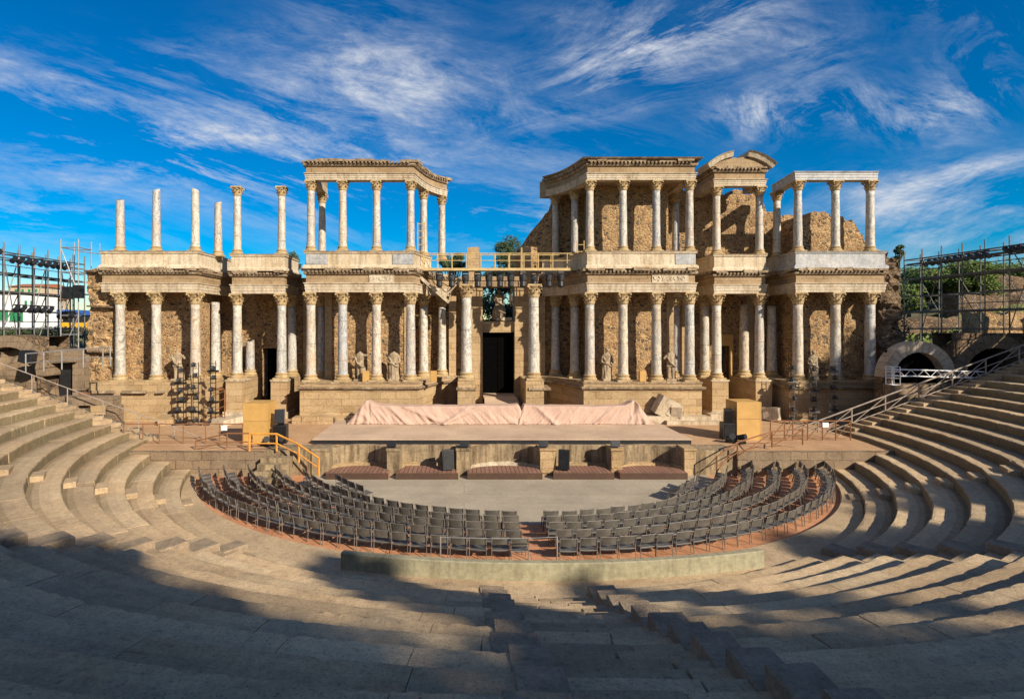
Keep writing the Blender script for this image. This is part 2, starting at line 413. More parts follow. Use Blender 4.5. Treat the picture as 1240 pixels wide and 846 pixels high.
def fibre(ang, su, sv, seed, scale=1.0, dist=1.2, detail=9, rough=.62, warp=.35):
    c = N(nt, 'ShaderNodeCombineXYZ'); L(nt, U, c.inputs[0]); L(nt, V, c.inputs[1]); c.inputs[2].default_value = seed
    wn = N(nt, 'ShaderNodeTexNoise'); wn.inputs['Scale'].default_value = 1.3; wn.inputs['Detail'].default_value = 3; L(nt, c.outputs[0], wn.inputs['Vector'])
    wv = N(nt, 'ShaderNodeVectorMath', operation='MULTIPLY_ADD'); L(nt, wn.outputs['Color'], wv.inputs[0]); wv.inputs[1].default_value = (warp, warp, 0); L(nt, c.outputs[0], wv.inputs[2])
    mp = N(nt, 'ShaderNodeVectorRotate', rotation_type='Z_AXIS'); mp.inputs['Angle'].default_value = R_(ang)
    L(nt, wv.outputs[0], mp.inputs['Vector'])
    mm = N(nt, 'ShaderNodeVectorMath', operation='MULTIPLY'); mm.inputs[1].default_value = (su, sv, 1); L(nt, mp.outputs[0], mm.inputs[0])
    n = N(nt, 'ShaderNodeTexNoise'); n.inputs['Scale'].default_value = scale; n.inputs['Detail'].default_value = detail
    n.inputs['Roughness'].default_value = rough; n.inputs['Distortion'].default_value = dist; L(nt, mm.outputs[0], n.inputs['Vector'])
    return n.outputs['Fac']
def blob(u0, v0, ru, rv, ang=0):       # soft elliptical patch on the sky
    du = mth('SUBTRACT', U, u0); dv = mth('SUBTRACT', V, v0); ca, sa = math.cos(R_(ang)), math.sin(R_(ang))
    a = mth('DIVIDE', mth('ADD', mth('MULTIPLY', du, ca), mth('MULTIPLY', dv, sa)), ru)
    b = mth('DIVIDE', mth('SUBTRACT', mth('MULTIPLY', dv, ca), mth('MULTIPLY', du, sa)), rv)
    r2 = mth('ADD', mth('MULTIPLY', a, a), mth('MULTIPLY', b, b))
    return mth('POWER', 2.718, mth('MULTIPLY', r2, -1.0))
def px(x, y): return (x-562)/670, (396-y)/670
def B(x, y, rx, ry, ang=0, k=1.0):
    u, v = px(x, y); return mth('MULTIPLY', blob(u, v, rx/670, ry/670, ang), k)
def addall(l):
    o = l[0]
    for q in l[1:]: o = mth('ADD', o, q)
    return o
fA = fibre(14, 1.6, 7.5, 3.1, 1.15, .35, 12, .72, .13)       # descending to the right
fB = fibre(-17, 1.8, 7.0, 9.7, 1.15, .4, 12, .72, .16)      # rising to the right
fC = fibre(25, 3.5, 6.5, 5.5, 1.5, .6, 12, .72, .12)
fG = fibre(10, 2.2, 4.5, 21.0, 1.0, .2, 4, .5, .1)      # broad gaps
fH = fibre(8, 7.0, 26.0, 33.0, 1.0, .6, 8, .75, .1)         # curdled
mA = addall([B(60, 130, 420, 60, -8, .9), B(190, 200, 380, 60, -12, .9), B(420, 160, 150, 60, -20, .5), B(90, 270, 300, 32, -5, .8), B(560, 250, 330, 26, -9, .8), B(650, 150, 230, 50, -25, .35), B(240, 60, 120, 20, 10, .3), B(500, 50, 160, 60, -30, .4)])
mB = addall([B(780, 75, 170, 45, 20, 1.0), B(880, 20, 220, 30, 15, .5), B(690, 40, 120, 40, 10, .4), B(1130, 250, 240, 45, 8, 1.0), B(1200, 200, 120, 12, 12, .6), B(1000, 45, 150, 60, 60, .45), B(1150, 300, 200, 20, 4, .6)])
mC = addall([B(450, 95, 110, 60, -10, .6), B(590, 120, 90, 50, -20, .2), B(920, 137, 55, 24, 5, 1.15), B(1030, 130, 60, 28, -5, .7), B(1150, 118, 62, 46, 20, 1.1), B(660, 145, 110, 50, -15, .3), B(1080, 20, 200, 50, 0, .35)])
def dens(f, m, lo_, hi_):
    r = ramp(nt, f, [(lo_, g(0)), (hi_, g(1))]); return mth('MULTIPLY', r, m)
D = addall([dens(fA, mA, .45, .70), dens(fB, mB, .44, .69), dens(fC, mC, .45, .69)])
D = mth('MINIMUM', mth('MULTIPLY', mth('MULTIPLY', D, mth('MULTIPLY', ramp(nt, fG, [(.34, g(.2)), (.55, g(1.0))]), ramp(nt, fH, [(.38, g(.45)), (.6, g(1.0))]))), 1.4), .85)
D = mth('MULTIPLY', D, mth('GREATER_THAN', sp.outputs[2], 0))
hs = N(nt, 'ShaderNodeHueSaturation'); hs.inputs['Saturation'].default_value = 2.0; hs.inputs['Value'].default_value = 1.32; hs.inputs['Hue'].default_value = .505
L(nt, sk.outputs[0], hs.inputs['Color'])
skymix = mix(nt, D, hs.outputs[0], (8.2, 8.6, 9.4))
# broken bright cloud added over the unseen rear sky as neutral fill light
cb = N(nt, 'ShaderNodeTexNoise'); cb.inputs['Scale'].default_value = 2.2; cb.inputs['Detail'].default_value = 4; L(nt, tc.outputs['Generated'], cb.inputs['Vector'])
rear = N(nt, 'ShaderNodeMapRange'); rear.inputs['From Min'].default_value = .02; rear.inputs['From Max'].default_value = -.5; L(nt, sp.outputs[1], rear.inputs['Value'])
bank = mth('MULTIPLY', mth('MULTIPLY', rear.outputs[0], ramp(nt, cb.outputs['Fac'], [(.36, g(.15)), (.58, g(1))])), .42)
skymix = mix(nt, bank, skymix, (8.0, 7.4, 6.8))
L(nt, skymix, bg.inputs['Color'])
scene.view_settings.view_transform = 'Standard'; scene.view_settings.look = 'None'; scene.view_settings.exposure = 0.5; scene.view_settings.gamma = 1

# ------------------------------------------------------------------ terrain
CX, CY = 2.5, 32.8
R1, TR, RI = 17.2, 1.03, .38
NT = 22
def smooth(t): t = max(0, min(1, t)); return t*t*(3-2*t)
def gh(x, y):
    r = math.hypot(x-CX, y-CY)
    side = smooth((abs(x-CX)-31)/9)
    rear = 2.2+4.4*side+ (smooth((x-34)/40)*6+ smooth((y-52)/60)*1.5*side)*smooth((y-44)/14)
    bowl = -.8
    if y > 46: h = rear
    elif y > 34: h = max(.0, rear*smooth((abs(x-CX)-29)/8)) if abs(x-CX) > 27 else .3
    else: h = bowl
    if r > 41 and y < 46: 
        t = smooth((r-41)/3); hh = 8.2+smooth((-y)/60)*2
        h = h*(1-t)+hh*t if y < 34 else max(h, hh*t*smooth((46-y)/10)+h*(1-smooth((46-y)/10)))
    return h
xs = [-1500, -600, -300, -180, -120]+[i*2.5 for i in range(-36, 41)]+[130, 200, 320, 600, 1500]
ys = [-1500, -500, -200, -100, -70]+[i*2.5 for i in range(-20, 61)]+[170, 220, 320, 600, 1500]
mb = MB()
vs = []
for y in ys:
    for x in xs:
        far = max(abs(x), abs(y)) > 90
        z = gh(x, y) if not far else (gh(max(-90, min(90, x)), max(-90, min(90, y)))*.6+2.5*math.sin(x*.01)+2)
        vs.append((x, y, z+(noise.noise(Vector((x*.15, y*.15, 0)))*.25 if math.hypot(x-CX, y-CY) > 44 else 0)))
nx = len(xs)
mb.add(vs, [(j*nx+i, j*nx+i+1, (j+1)*nx+i+1, (j+1)*nx+i) for j in range(len(ys)-1) for i in range(nx-1)])
tag(mb.build('ground', 'ground', smooth=True, fix=False), kind='structure')

# orchestra and stage floors
def disc(cx, cy, a, b, z, t0=0, t1=2*math.pi, n=64):
    return [(cx+a*math.cos(t0+(t1-t0)*i/n), cy+b*math.sin(t0+(t1-t0)*i/n), z) for i in range(n+1)]
mb = MB(); ps = disc(CX, CY, 17.25, 17.25, 0, math.pi, 2*math.pi, 72)
mb.add([(CX, 33.0, 0)]+ps+[(CX+17.25, 33.0, 0), (CX-17.25, 33, 0)], [(0, i, i+1) for i in range(1, 73)]+[(0, 73, 74), (0, 75, 1)])
tag(mb.build('brick_paving', 'brickfloor'), kind='structure')
mb = MB(); fl = [(-7.6, 29.6), (-8.2, 27.5), (-6.8, 25.2), (-4.5, 23.2), (-1.5, 22.1), (2.5, 21.75), (6.5, 22.1), (9.5, 23.2), (11.8, 25.2), (12.8, 27.5), (12.6, 29.6)]
mb.prism(fl, -.1, .02); tag(mb.build('orchestra_floor', 'boards'), kind='structure')
mb = MB(); mb.box(-34, 38, 30.4, 44.5, .3, 1.3); mb.box(-34, -10.4, 28.95, 30.4, .0, 1.296); mb.box(14.2, 38, 28.95, 30.4, 0, 1.296)
tag(mb.build('stage_ground', 'dirt'), kind='structure')
mb = MB()
for i in range(5): mb.box(-10.4, -8.9, 28.7-.45*i-.45, 28.7-.45*i, -.05, 1.08-.24*i)
mb.v = [(x, y, z) for x, y, z in mb.v]
tag(mb.build('orchestra_stair', 'pulpitum'), 'stone steps down from the stage at left behind the orange railing', 'stairs')

# ------------------------------------------------------------------ seating tiers
cav = thing('stone_seating', 'great semicircle of worn tan stone seating tiers around the orchestra', 'stone seating', (CX, CY, 0))
def corridors(r):
    cs = [(-math.pi/2+math.asin(-1.45/r), -math.pi/2+math.asin(1.10/r), 'c')]
    for a in (-math.pi+R_(56.6), -R_(58.2)):
        w2 = .55/r; cs.append((a-w2, a+w2, 's'))
    return sorted(cs)
def tier_obj(k):
    r0 = R1+TR*(k-1); r1 = r0+TR+.04; z1 = RI*k
    a0 = -math.pi+math.asin(min(1, 1.8/(r0+.5))); a1 = math.asin(.2/(r0+.5))
    ivs = []; cur = a0
    for s, e, t in corridors(r0+.5): ivs.append((cur, s)); cur = e
    ivs.append((cur, a1))
    near = k >= 7; kt = rnd.choice((.86, .93, 1.0, 1.07, 1.12))
    for s, e in ivs:
        v = []; f = []; tint = []
        a = s
        while a < e-1e-4:
            ln = rnd.uniform(1.7, 3.8)/r0
            b = min(e, a+ln)
            if e-b < .5/r0: b = e
            n = max(2, int((b-a)*r0/(.10 if near else .3)))
            dz = rnd.uniform(-.008, .008); dr = rnd.uniform(-.014, .014); tl = rnd.uniform(-.008, .008); tc_ = kt*rnd.uniform(.92, 1.07); th = rnd.uniform(-.03, .03)
            gap = rnd.uniform(.004, .010)/r0
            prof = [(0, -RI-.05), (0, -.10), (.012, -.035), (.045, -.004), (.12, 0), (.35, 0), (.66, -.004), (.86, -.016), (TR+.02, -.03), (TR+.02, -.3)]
            base = len(v)
            for i in range(n+1):
                t = a+gap+(b-a-2*gap)*i/n
                endk = .02 if i in (0, n) else 0
                for j, (pr, pz) in enumerate(prof):
                    q = Vector((math.cos(t)*(r0+pr)*1.7, math.sin(t)*(r0+pr)*1.7, k*3.3))
                    nz = noise.noise(q); n2 = noise.noise(q*3.1)
                    edge = 1 if j in (1, 2, 3) else .35
                    n3 = noise.noise(q*7.7); rr = r0+pr+dr+(nz*.02+n2*.012+max(0, n3-.15)*.05)*edge+(endk if j in (1, 2) else 0)
                    zz = z1+pz+dz+tl*(i/n-.5)+(n2*.012+nz*.012-max(0, n3-.2)*.04*(j in (2, 3)))*(1.6 if j in (2, 3) else .8)-(endk*.6 if j in (2, 3, 4) else 0)
                    v.append((math.cos(t)*rr, math.sin(t)*rr, zz))
            m = len(prof)
            for i in range(n):
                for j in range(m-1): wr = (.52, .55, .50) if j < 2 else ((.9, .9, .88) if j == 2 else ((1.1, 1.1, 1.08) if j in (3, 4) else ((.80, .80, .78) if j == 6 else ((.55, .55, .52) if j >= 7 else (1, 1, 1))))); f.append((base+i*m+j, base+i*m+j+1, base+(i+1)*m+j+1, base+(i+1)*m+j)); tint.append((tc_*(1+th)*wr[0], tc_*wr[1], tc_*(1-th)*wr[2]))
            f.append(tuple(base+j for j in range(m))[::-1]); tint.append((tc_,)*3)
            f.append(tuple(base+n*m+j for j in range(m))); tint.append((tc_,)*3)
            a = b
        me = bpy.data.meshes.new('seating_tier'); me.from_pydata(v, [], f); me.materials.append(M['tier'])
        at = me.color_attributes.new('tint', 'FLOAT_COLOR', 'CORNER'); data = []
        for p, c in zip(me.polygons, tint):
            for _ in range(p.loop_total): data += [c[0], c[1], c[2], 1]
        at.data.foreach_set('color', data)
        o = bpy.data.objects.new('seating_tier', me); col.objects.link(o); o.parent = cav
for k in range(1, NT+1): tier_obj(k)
# the stairs cut through the tiers
def block_mesh(name, boxes, mat='tier'):
    v = []; f = []; tint = []
    for corners, z0, z1 in boxes:      # corners: 4 plan points
        o = len(v); tcx = rnd.uniform(.72, 1.12); dz = rnd.uniform(-.015, .015)
        cxm = sum(c[0] for c in corners)/4; cym = sum(c[1] for c in corners)/4
        def ins(c, k): 
            d = Vector((cxm-c[0], cym-c[1])); l = d.length; d *= k/l; return (c[0]+d.x, c[1]+d.y)
        for zz, kk in ((z0, 0), (z1-.03, .0), (z1, .03)):
            for c in corners:
                q = ins(c, kk); v.append((q[0]+rnd.uniform(-.012, .012), q[1]+rnd.uniform(-.012, .012), zz+dz+rnd.uniform(-.006, .006)))
        for l in (0, 4):
            for i in range(4): f.append((o+l+i, o+l+(i+1) % 4, o+l+4+(i+1) % 4, o+l+4+i))
        f.append((o+8, o+9, o+10, o+11)); tint += [(tcx,)*3]*9
    me = bpy.data.meshes.new(name); me.from_pydata(v, [], f); me.materials.append(M[mat])
    at = me.color_attributes.new('tint', 'FLOAT_COLOR', 'CORNER'); data = []
    for p, c in zip(me.polygons, tint):
        for _ in range(p.loop_total): data += [c[0], c[1], c[2], 1]
    at.data.foreach_set('color', data)
    ob = bpy.data.objects.new(name, me); col.objects.link(ob); ob.parent = cav; return ob
def pol(t, r): return (math.cos(t)*r, math.sin(t)*r)
bx = []
for k in range(1, NT+1):
    for h in (0, 1):
        ra = R1+TR*(k-1)+TR/2*h; rb = ra+TR/2+.02; zt = RI*(k-1)+RI/2*(h+1)-.01
        xs_ = [-1.45, rnd.uniform(-.7, .5), 1.10]
        for xa, xb in zip(xs_, xs_[1:]):
            bx.append(([(xa+.004, -math.sqrt(rb*rb-xa*xa)), (xb-.004, -math.sqrt(rb*rb-xb*xb)), (xb-.004, -math.sqrt(ra*ra-xb*xb)), (xa+.004, -math.sqrt(ra*ra-xa*xa))], zt-.6, zt))
block_mesh('central_stair', bx)
for a in (-math.pi+R_(56.6), -R_(58.2)):
    bx = []
    for k in range(1, NT+1):
        for h in (0, 1):
            ra = R1+TR*(k-1)+TR/2*h; rb = ra+TR/2+.02; zt = RI*(k-1)+RI/2*(h+1)-.01; w2 = .55
            bx.append(([pol(a-w2/ra, ra), pol(a+w2/ra, ra), pol(a+w2/rb, rb), pol(a-w2/rb, rb)], zt-.6, zt))
    block_mesh('side_stair', bx)
for a in (-math.pi+R_(31), -R_(28.5)):
    bx = []
    for k in range(1, NT+1):
        rb = R1+TR*k; ra = rb-.42; w2 = .48
        block_mesh('half_step', [([pol(a-w2/ra, ra), pol(a+w2/ra, ra), pol(a+w2/rb, rb), pol(a-w2/rb, rb)], RI*k-.3, RI*k+RI/2)])
    bx.append(([pol(a-.48/R1, R1-.42), pol(a+.48/R1, R1-.42), pol(a+.48/R1, R1), pol(a-.48/R1, R1)], -.1, RI/2))
    block_mesh('half_step', bx)
# steps at the two ends of the tiers beside the hand rails
for (aa, sg) in ((1.8, -1), (-.2, 1)):
    bx = []
    for k in range(1, NT+1):
        for h in (0, 1):
            ra = R1+TR*(k-1)+TR/2*h; rb = ra+TR/2; zt = RI*k+RI/2*h-.02
            x0, x1 = sg*ra, sg*rb
            if x0 > x1: x0, x1 = x1, x0
            bx.append(([(x0, -aa), (x1, -aa), (x1, -aa+1.0), (x0, -aa+1.0)], zt-.9, zt))
    block_mesh('end_stair', bx)
# core under the blocks
mb = MB()
n = 72
for k in range(1, NT+1):
    ra = R1+TR*(k-1)+.1; rb = ra+TR; z = RI*k-.55; zp = z-RI
    vv = []
    for i in range(n+1):
        t = -math.pi+math.pi*i/n
        for r, zz in ((ra, zp), (ra, z), (rb, z)): vv.append((CX+math.cos(t)*r, CY+math.sin(t)*r, zz))
    mb.add(vv, [(i*3+j, (i+1)*3+j, (i+1)*3+j+1, i*3+j+1) for i in range(n) for j in (0, 1)])
for sg, yy in ((-1, 31.95), (1, 33.95)):
    for k in range(1, NT+1):
        ra = R1+TR*(k-1)+.02; xx = sorted((CX+sg*ra, CX+sg*(ra+TR))); mb.box(xx[0], xx[1], yy-.0, yy+.45, -.5, RI*k-.02)
mb.build('masonry_core', 'core', cav)
# wall of the walkway behind the top tier
rw = R1+TR*NT
mb = MB(); pth = [(CX+math.cos(t)*(rw+1.6), CY+math.sin(t)*(rw+1.6)) for t in [math.pi*(1.0+i/60) for i in range(61)]]
mb.sweep(pth, [(0, 7.6), (-.0, 9.9), (.9, 10.0), (.9, 7.6)], .04)
tag(mb.build('retaining_wall', 'rubble_dark'), 'long curved rubble wall behind the topmost seating tier', 'wall')
mb = MB(); pth = [(CX+math.cos(t)*(rw+.8), CY+math.sin(t)*(rw+.8)) for t in [math.pi*(1.0+i/60) for i in range(61)]]
mb.sweep(pth, [(-.9, 8.0), (-.9, 8.34), (.85, 8.34), (.85, 8.0)])
tag(mb.build('walkway', 'core'), kind='structure')

# ------------------------------------------------------------------ low concrete wall
mb = MB(); RW = 26.0; a_l = math.asin(-6.35/RW); a_r = math.asin(7.0/RW)
pth = [(CX+RW*math.sin(a_l+(a_r-a_l)*i/40), CY-16.05+RW-RW*math.cos(a_l+(a_r-a_l)*i/40)) for i in range(41)]
mb.sweep(pth, [(-.13, -.05), (-.13, .64), (-.11, .66), (.10, .66), (.13, .63), (.13, -.05)])
tag(mb.build('low_wall', 'concrete'), 'low smooth greenish concrete wall curving behind the nearest chairs', 'wall')
mb = MB(); vs = []; n = 120
def rin(t): return 15.1+1.8*abs(math.cos(t))**2.1
for i in range(n+1):
    t = math.pi*(1.03+.965*i/n); ri_ = rin(t)
    for r, z in ((ri_, -.02), (ri_+rnd.uniform(-.01, .01), .10), (ri_+.04, .125), (R1-.03, .13+rnd.uniform(-.006, .006)), (R1-.03, -.02)): vs.append((CX+math.cos(t)*r, CY+math.sin(t)*r, z))
mb.add(vs, [(i*5+j, (i+1)*5+j, (i+1)*5+j+1, i*5+j+1) for i in range(n) for j in range(4)])
tag(mb.build('orchestra_ledge', 'tier', fix=True), 'low worn stone ledge ringing the brick orchestra floor', 'ledge')
bm_ = bpy.data.objects['orchestra_ledge'].data; at = bm_.color_attributes.new('tint', 'FLOAT_COLOR', 'CORNER'); at.data.foreach_set('color', [1.0]*len(at.data)*4)
# separate pitted blocks finishing the tiers beside the stairs
for k in range(1, NT+1):
    ra = R1+TR*(k-1); rb = ra+TR
    for sg, x_in in ((1, 1.10), (-1, -1.45)):
        w_ = rnd.uniform(.4, .7); xa = x_in-.10*sg; xb = x_in+w_*sg; q = rnd.uniform(.03, .12)
        block_mesh('end_block', [([(xa, -math.sqrt((rb-.02)**2-xa*xa)), (xb, -math.sqrt((rb-.02)**2-xb*xb)), (xb, -math.sqrt((ra-q)**2-xb*xb)), (xa, -math.sqrt((ra-q)**2-xa*xa))], RI*(k-1)-.35, RI*k+.035)], 'endblock')
for a, lr in ((-math.pi+R_(56.6), -1), (-R_(58.2), 1)):
    for k in range(1, NT+1):
        ra = R1+TR*(k-1); rb = ra+TR-.02; w1 = .47/ra; w2 = rnd.uniform(1.0, 1.35)/ra
        block_mesh('end_block', [([pol(a+lr*w1, ra-.06), pol(a+lr*w2, ra-.06), pol(a+lr*w2, rb), pol(a+lr*w1, rb)], RI*(k-1)-.3, RI*k+.03)], 'endblock')
# rope barrier behind the last row
t = thing('rope_barrier', 'thin pale rope on slim posts across the aisle behind the low wall', 'barrier', (1.3, 17.6, 0))
mb = MB()
for x in (-.75, 2.95):
    mb = MB(); mb.tube((x, 17.55, 0), (x, 17.55, 1.12), .022); mb.lathe([(.1, 0), (.1, .03)], 10, (x, 17.55, 0)); mb.build('post', 'rail', t)
mb = MB(); mb.path([(-.75+3.7*i/10, 17.55, 1.1-.05*math.sin(math.pi*i/10)) for i in range(11)], .012); mb.build('rope', 'steel', t)

# ------------------------------------------------------------------ chairs
def chair():
    t = thing0('chair', 'x', 'chair', (0, 0, 0))
    # seat: shallow curved shell
    mb = MB(); vs = []; nu, nv = 6, 5
    for j in range(nv+1):
        for i in range(nu+1):
            u = i/nu*2-1; v_ = j/nv
            vs.append((u*.262*(1-.05*(v_ < .1)), -.255+v_*.48, .385+.018*u*u+.05*v_-.02*math.sin(v_*3.1)-(.03*max(0, v_-.8)*5*.4)))
    fs = [(j*(nu+1)+i, j*(nu+1)+i+1, (j+1)*(nu+1)+i+1, (j+1)*(nu+1)+i) for j in range(nv) for i in range(nu)]
    o = len(vs); vs += [(a*.97, b*.97, c-.045) for a, b, c in vs]; fs += [tuple(q+o for q in reversed(ff)) for ff in fs]
    rim = [i for i in range(nu+1)]+[j*(nu+1)+nu for j in range(1, nv+1)]+[nv*(nu+1)+i for i in range(nu-1, -1, -1)]+[j*(nu+1) for j in range(nv-1, 0, -1)]
    fs += [(rim[k], rim[(k+1) % len(rim)], rim[(k+1) % len(rim)]+o, rim[k]+o) for k in range(len(rim))]
    mb.add(vs, fs); mb.build('seat', 'chairseat', t, smooth=False)
    mb = MB(); vs = []; nv = 4
    for j in range(nv+1):
        for i in range(nu+1):
            u = i/nu*2-1; v_ = j/nv
            vs.append((u*(.25+.02*v_), -.262-.05*v_-.045*(1-u*u), .555+v_*(.255+.035*u*u)))
    fs = [(j*(nu+1)+i, j*(nu+1)+i+1, (j+1)*(nu+1)+i+1, (j+1)*(nu+1)+i) for j in range(nv) for i in range(nu)]
    o = len(vs); vs += [(a, b+.02, c) for a, b, c in vs]; fs += [tuple(q+o for q in reversed(ff)) for ff in fs]
    rim = [i for i in range(nu+1)]+[j*(nu+1)+nu for j in range(1, nv+1)]+[nv*(nu+1)+i for i in range(nu-1, -1, -1)]+[j*(nu+1) for j in range(nv-1, 0, -1)]
    fs += [(rim[k], rim[(k+1) % len(rim)], rim[(k+1) % len(rim)]+o, rim[k]+o) for k in range(len(rim))]
    mb.add(vs, fs); mb.build('backrest', 'chairshell', t, smooth=False)
    fr = MB()
    for s in (-1, 1):
        x = s*.285
        fr.path([(x, -.33, .83), (x, -.262, .50), (x, -.262, .40), (x, .2, .41)], .015, 5)
        mb = MB(); mb.tube((x, -.262, .42), (x, -.29, .0), .015, 5); mb.build('leg', 'chairleg', t)
        mb = MB(); mb.tube((x, .18, .41), (x, .27, 0), .015, 5); mb.build('leg', 'chairleg', t)
    fr.tube((-.285, -.262, .39), (.285, -.262, .39), .012, 5); fr.tube((-.285, .18, .405), (.285, .18, .405), .012, 5); fr.tube((-.285, -.33, .825), (.285, -.33, .825), .012, 5)
    fr.build('frame', 'chairleg', t)
    return t
ch0 = chair(); used = [False]
AH = [16.5, 15.3, 14.1, 12.8, 11.5, 10.3]; BV = [14.35, 13.6, 12.85, 12.2, 11.65, 11.0]
rown = ['row nearest the low wall', 'second row', 'middle row', 'fourth row', 'fifth row', 'short row nearest the stage']
nch = 0
for side in (-1, 1):
    for j in range(6):
        a, b = AH[j], BV[j]
        x_al = (-.78 if side < 0 else .78)+(.12 if side < 0 and j == 0 else 0)+(.15 if side > 0 and j < 2 else 0)
        t = math.asin((x_al)/a) if j < 5 else side*R_(42)
        yend = [27.9, 28.0, 28.3, 28.2, 27.4, 26.4][j] if side < 0 else [31.0, 30.6, 30.0, 29.2, 28.0, 26.6][j]
        cnt = 0; kk = 0
        while True:
            x = CX+a*math.sin(t); y = CY-b*math.cos(t)
            if y > yend: break
            # a cross aisle in each block
            dxt, dyt = a*math.cos(t), b*math.sin(t); l = math.hypot(dxt, dyt)
            cnt += 1
            o = ch0 if not used[0] else copy_tree(ch0); used[0] = True
            nx_, ny_ = -dyt/l, dxt/l
            o.location = (x+rnd.uniform(-.03, .03), y+rnd.uniform(-.05, .05), .0)
            o.rotation_euler = (0, 0, math.atan2(ny_, nx_)-math.pi/2+rnd.uniform(-.11, .11))
            o['label'] = 'grey plastic chair, %s from the aisle, %s, %s block' % (ordn(cnt), rown[j], 'left' if side < 0 else 'right')
            o['group'] = 'grey chairs in curved rows on the orchestra floor'; nch += 1
            t += side*.668/l
print('chairs', nch)

# ------------------------------------------------------------------ stage building
ZP, ZA, ZF, ZC, ZQ, ZU = 4.0, 10.15, 10.8, 11.36, 11.82, 12.92    # podium top, architrave, frieze, cornice, parapet, upper column foot
UA, UF, UC, UT = 17.85, 18.32, 18.8, 19.22
YF, YS, YB, YW = 38.3, 39.9, 42.1, 43.3
SB = thing('stage_building', 'two-storey ruined Roman stage front with marble columns on a stone podium', 'ruined building', (CX, 43.3, 1.55))
def mir(p): return (2*CX-p[0], p[1])
def mirp(P): return [mir(p) for p in P][::-1]

def base_mesh():
    mb = MB(); mb.box(-.50, .50, -.50, .50, 0, .13, .006)
    mb.lathe([(.47, .13), (.49, .17), (.49, .23), (.44, .27), (.395, .30), (.39, .34), (.42, .38), (.435, .42), (.42, .46), (.37, .49)], 24, jit=.006)
    return mb
def shaft_mb(h, r=.34, top=.29, broken=0, seed=0, base=.48):
    rr = random.Random(seed); mb = MB(); n = 24; vs = []; m = 14
    for k in range(m+1):
        t = k/m; z = base+(h-base)*t; q = r+(top-r)*(t**1.3)
        if k == 0: q *= 1.07
        if k == 1: q *= 1.0
        if not broken and k == m: q *= 1.06
        for i in range(n):
            a = 2*math.pi*i/n; jj = noise.noise(Vector((math.cos(a)*2, math.sin(a)*2, z*1.3+seed)))*.02
            zz = z
            if broken and k == m: zz = z-.12*(1+math.cos(a+seed))-.05*rr.random()
            vs.append(((q+jj)*math.cos(a), (q+jj)*math.sin(a), zz))
    mb.add(vs, [(k*n+i, k*n+(i+1) % n, (k+1)*n+(i+1) % n, (k+1)*n+i) for k in range(m) for i in range(n)]+[tuple(range(m*n, (m+1)*n))])
    return mb
def capital_mb(hc=.85, r=.30):
    mb = MB(); rr = random.Random(4)
    mb.lathe([(r*.98, 0), (r*1.12, .03), (r*1.0, .07), (r*1.0, hc*.45), (r*1.15, hc*.7), (r*1.5, hc*.86)], 16)
    for ring, (z0, z1, nn, off) in enumerate(((.05, hc*.42, 8, 0), (.1, hc*.68, 8, .5))):
        for i in range(nn):
            a = 2*math.pi*(i+off)/nn; ca, sa = math.cos(a), math.sin(a)
            pts = [(r*1.04, z0, .12), (r*1.16, z0+(z1-z0)*.5, .13), (r*1.32, z0+(z1-z0)*.85, .11), (r*1.62, z1*.99, .08), (r*1.66, z1*.90, .04)]
            v = []
            for q, z, w_ in pts:
                w_ *= 1+rr.uniform(-.15, .15); q *= 1+rr.uniform(-.05, .05)
                for s in (-1, 0, 1):
                    qq = q+(.03 if s == 0 else 0); v.append((qq*ca-s*w_*sa, qq*sa+s*w_*ca, z))
            o = len(v); v2 = [(x*.93, y*.93, z-.02) for x, y, z in v]
            f = [(k*3+j, k*3+j+1, k*3+j+4, k*3+j+3) for k in range(4) for j in (0, 1)]
            mb.add(v+v2, f+[tuple(q+o for q in reversed(t)) for t in f]+[(k*3, (k+1)*3, (k+1)*3+o, k*3+o) for k in range(4)]+[(k*3+2, k*3+2+o, (k+1)*3+2+o, (k+1)*3+2) for k in range(4)]+[(12, 13, 13+o, 12+o), (13, 14, 14+o, 13+o)])
    for i in range(4):      # corner volutes
        a = math.pi/4+i*math.pi/2; ca, sa = math.cos(a), math.sin(a)
        P = [(r*1.2*ca, r*1.2*sa, hc*.55), (r*1.6*ca, r*1.6*sa, hc*.80), (r*1.95*ca, r*1.95*sa, hc*.86), (r*1.98*ca, r*1.98*sa, hc*.76)]
        mb.path(P, .055, 6)
    # abacus with concave sides
    A = r*2.15; poly = []
    for i in range(4):
        a = math.pi/4+i*math.pi/2; b = a+math.pi/2
        p0 = Vector((math.cos(a), math.sin(a)))*A; p1 = Vector((math.cos(b), math.sin(b)))*A
        for t in (0.04, .2, .5, .8, .96):
            q = p0.lerp(p1, t); q *= 1-.13*math.sin(math.pi*t); poly.append((q.x, q.y))
    mb.prism(poly, hc*.87, hc)
    return mb
def mesh_of(mb, name, mat, smooth):
    o = mb.build(name, mat, smooth=smooth); me = o.data; bpy.data.objects.remove(o); return me
baseM = mesh_of(base_mesh(), 'column_base', 'capital', False)
capM = mesh_of(capital_mb(.85, .30), 'capital', 'capital', False)
capR = mesh_of(capital_mb(.80, .30), 'worn_capital', 'white_stone', False)
shaftcache = {}
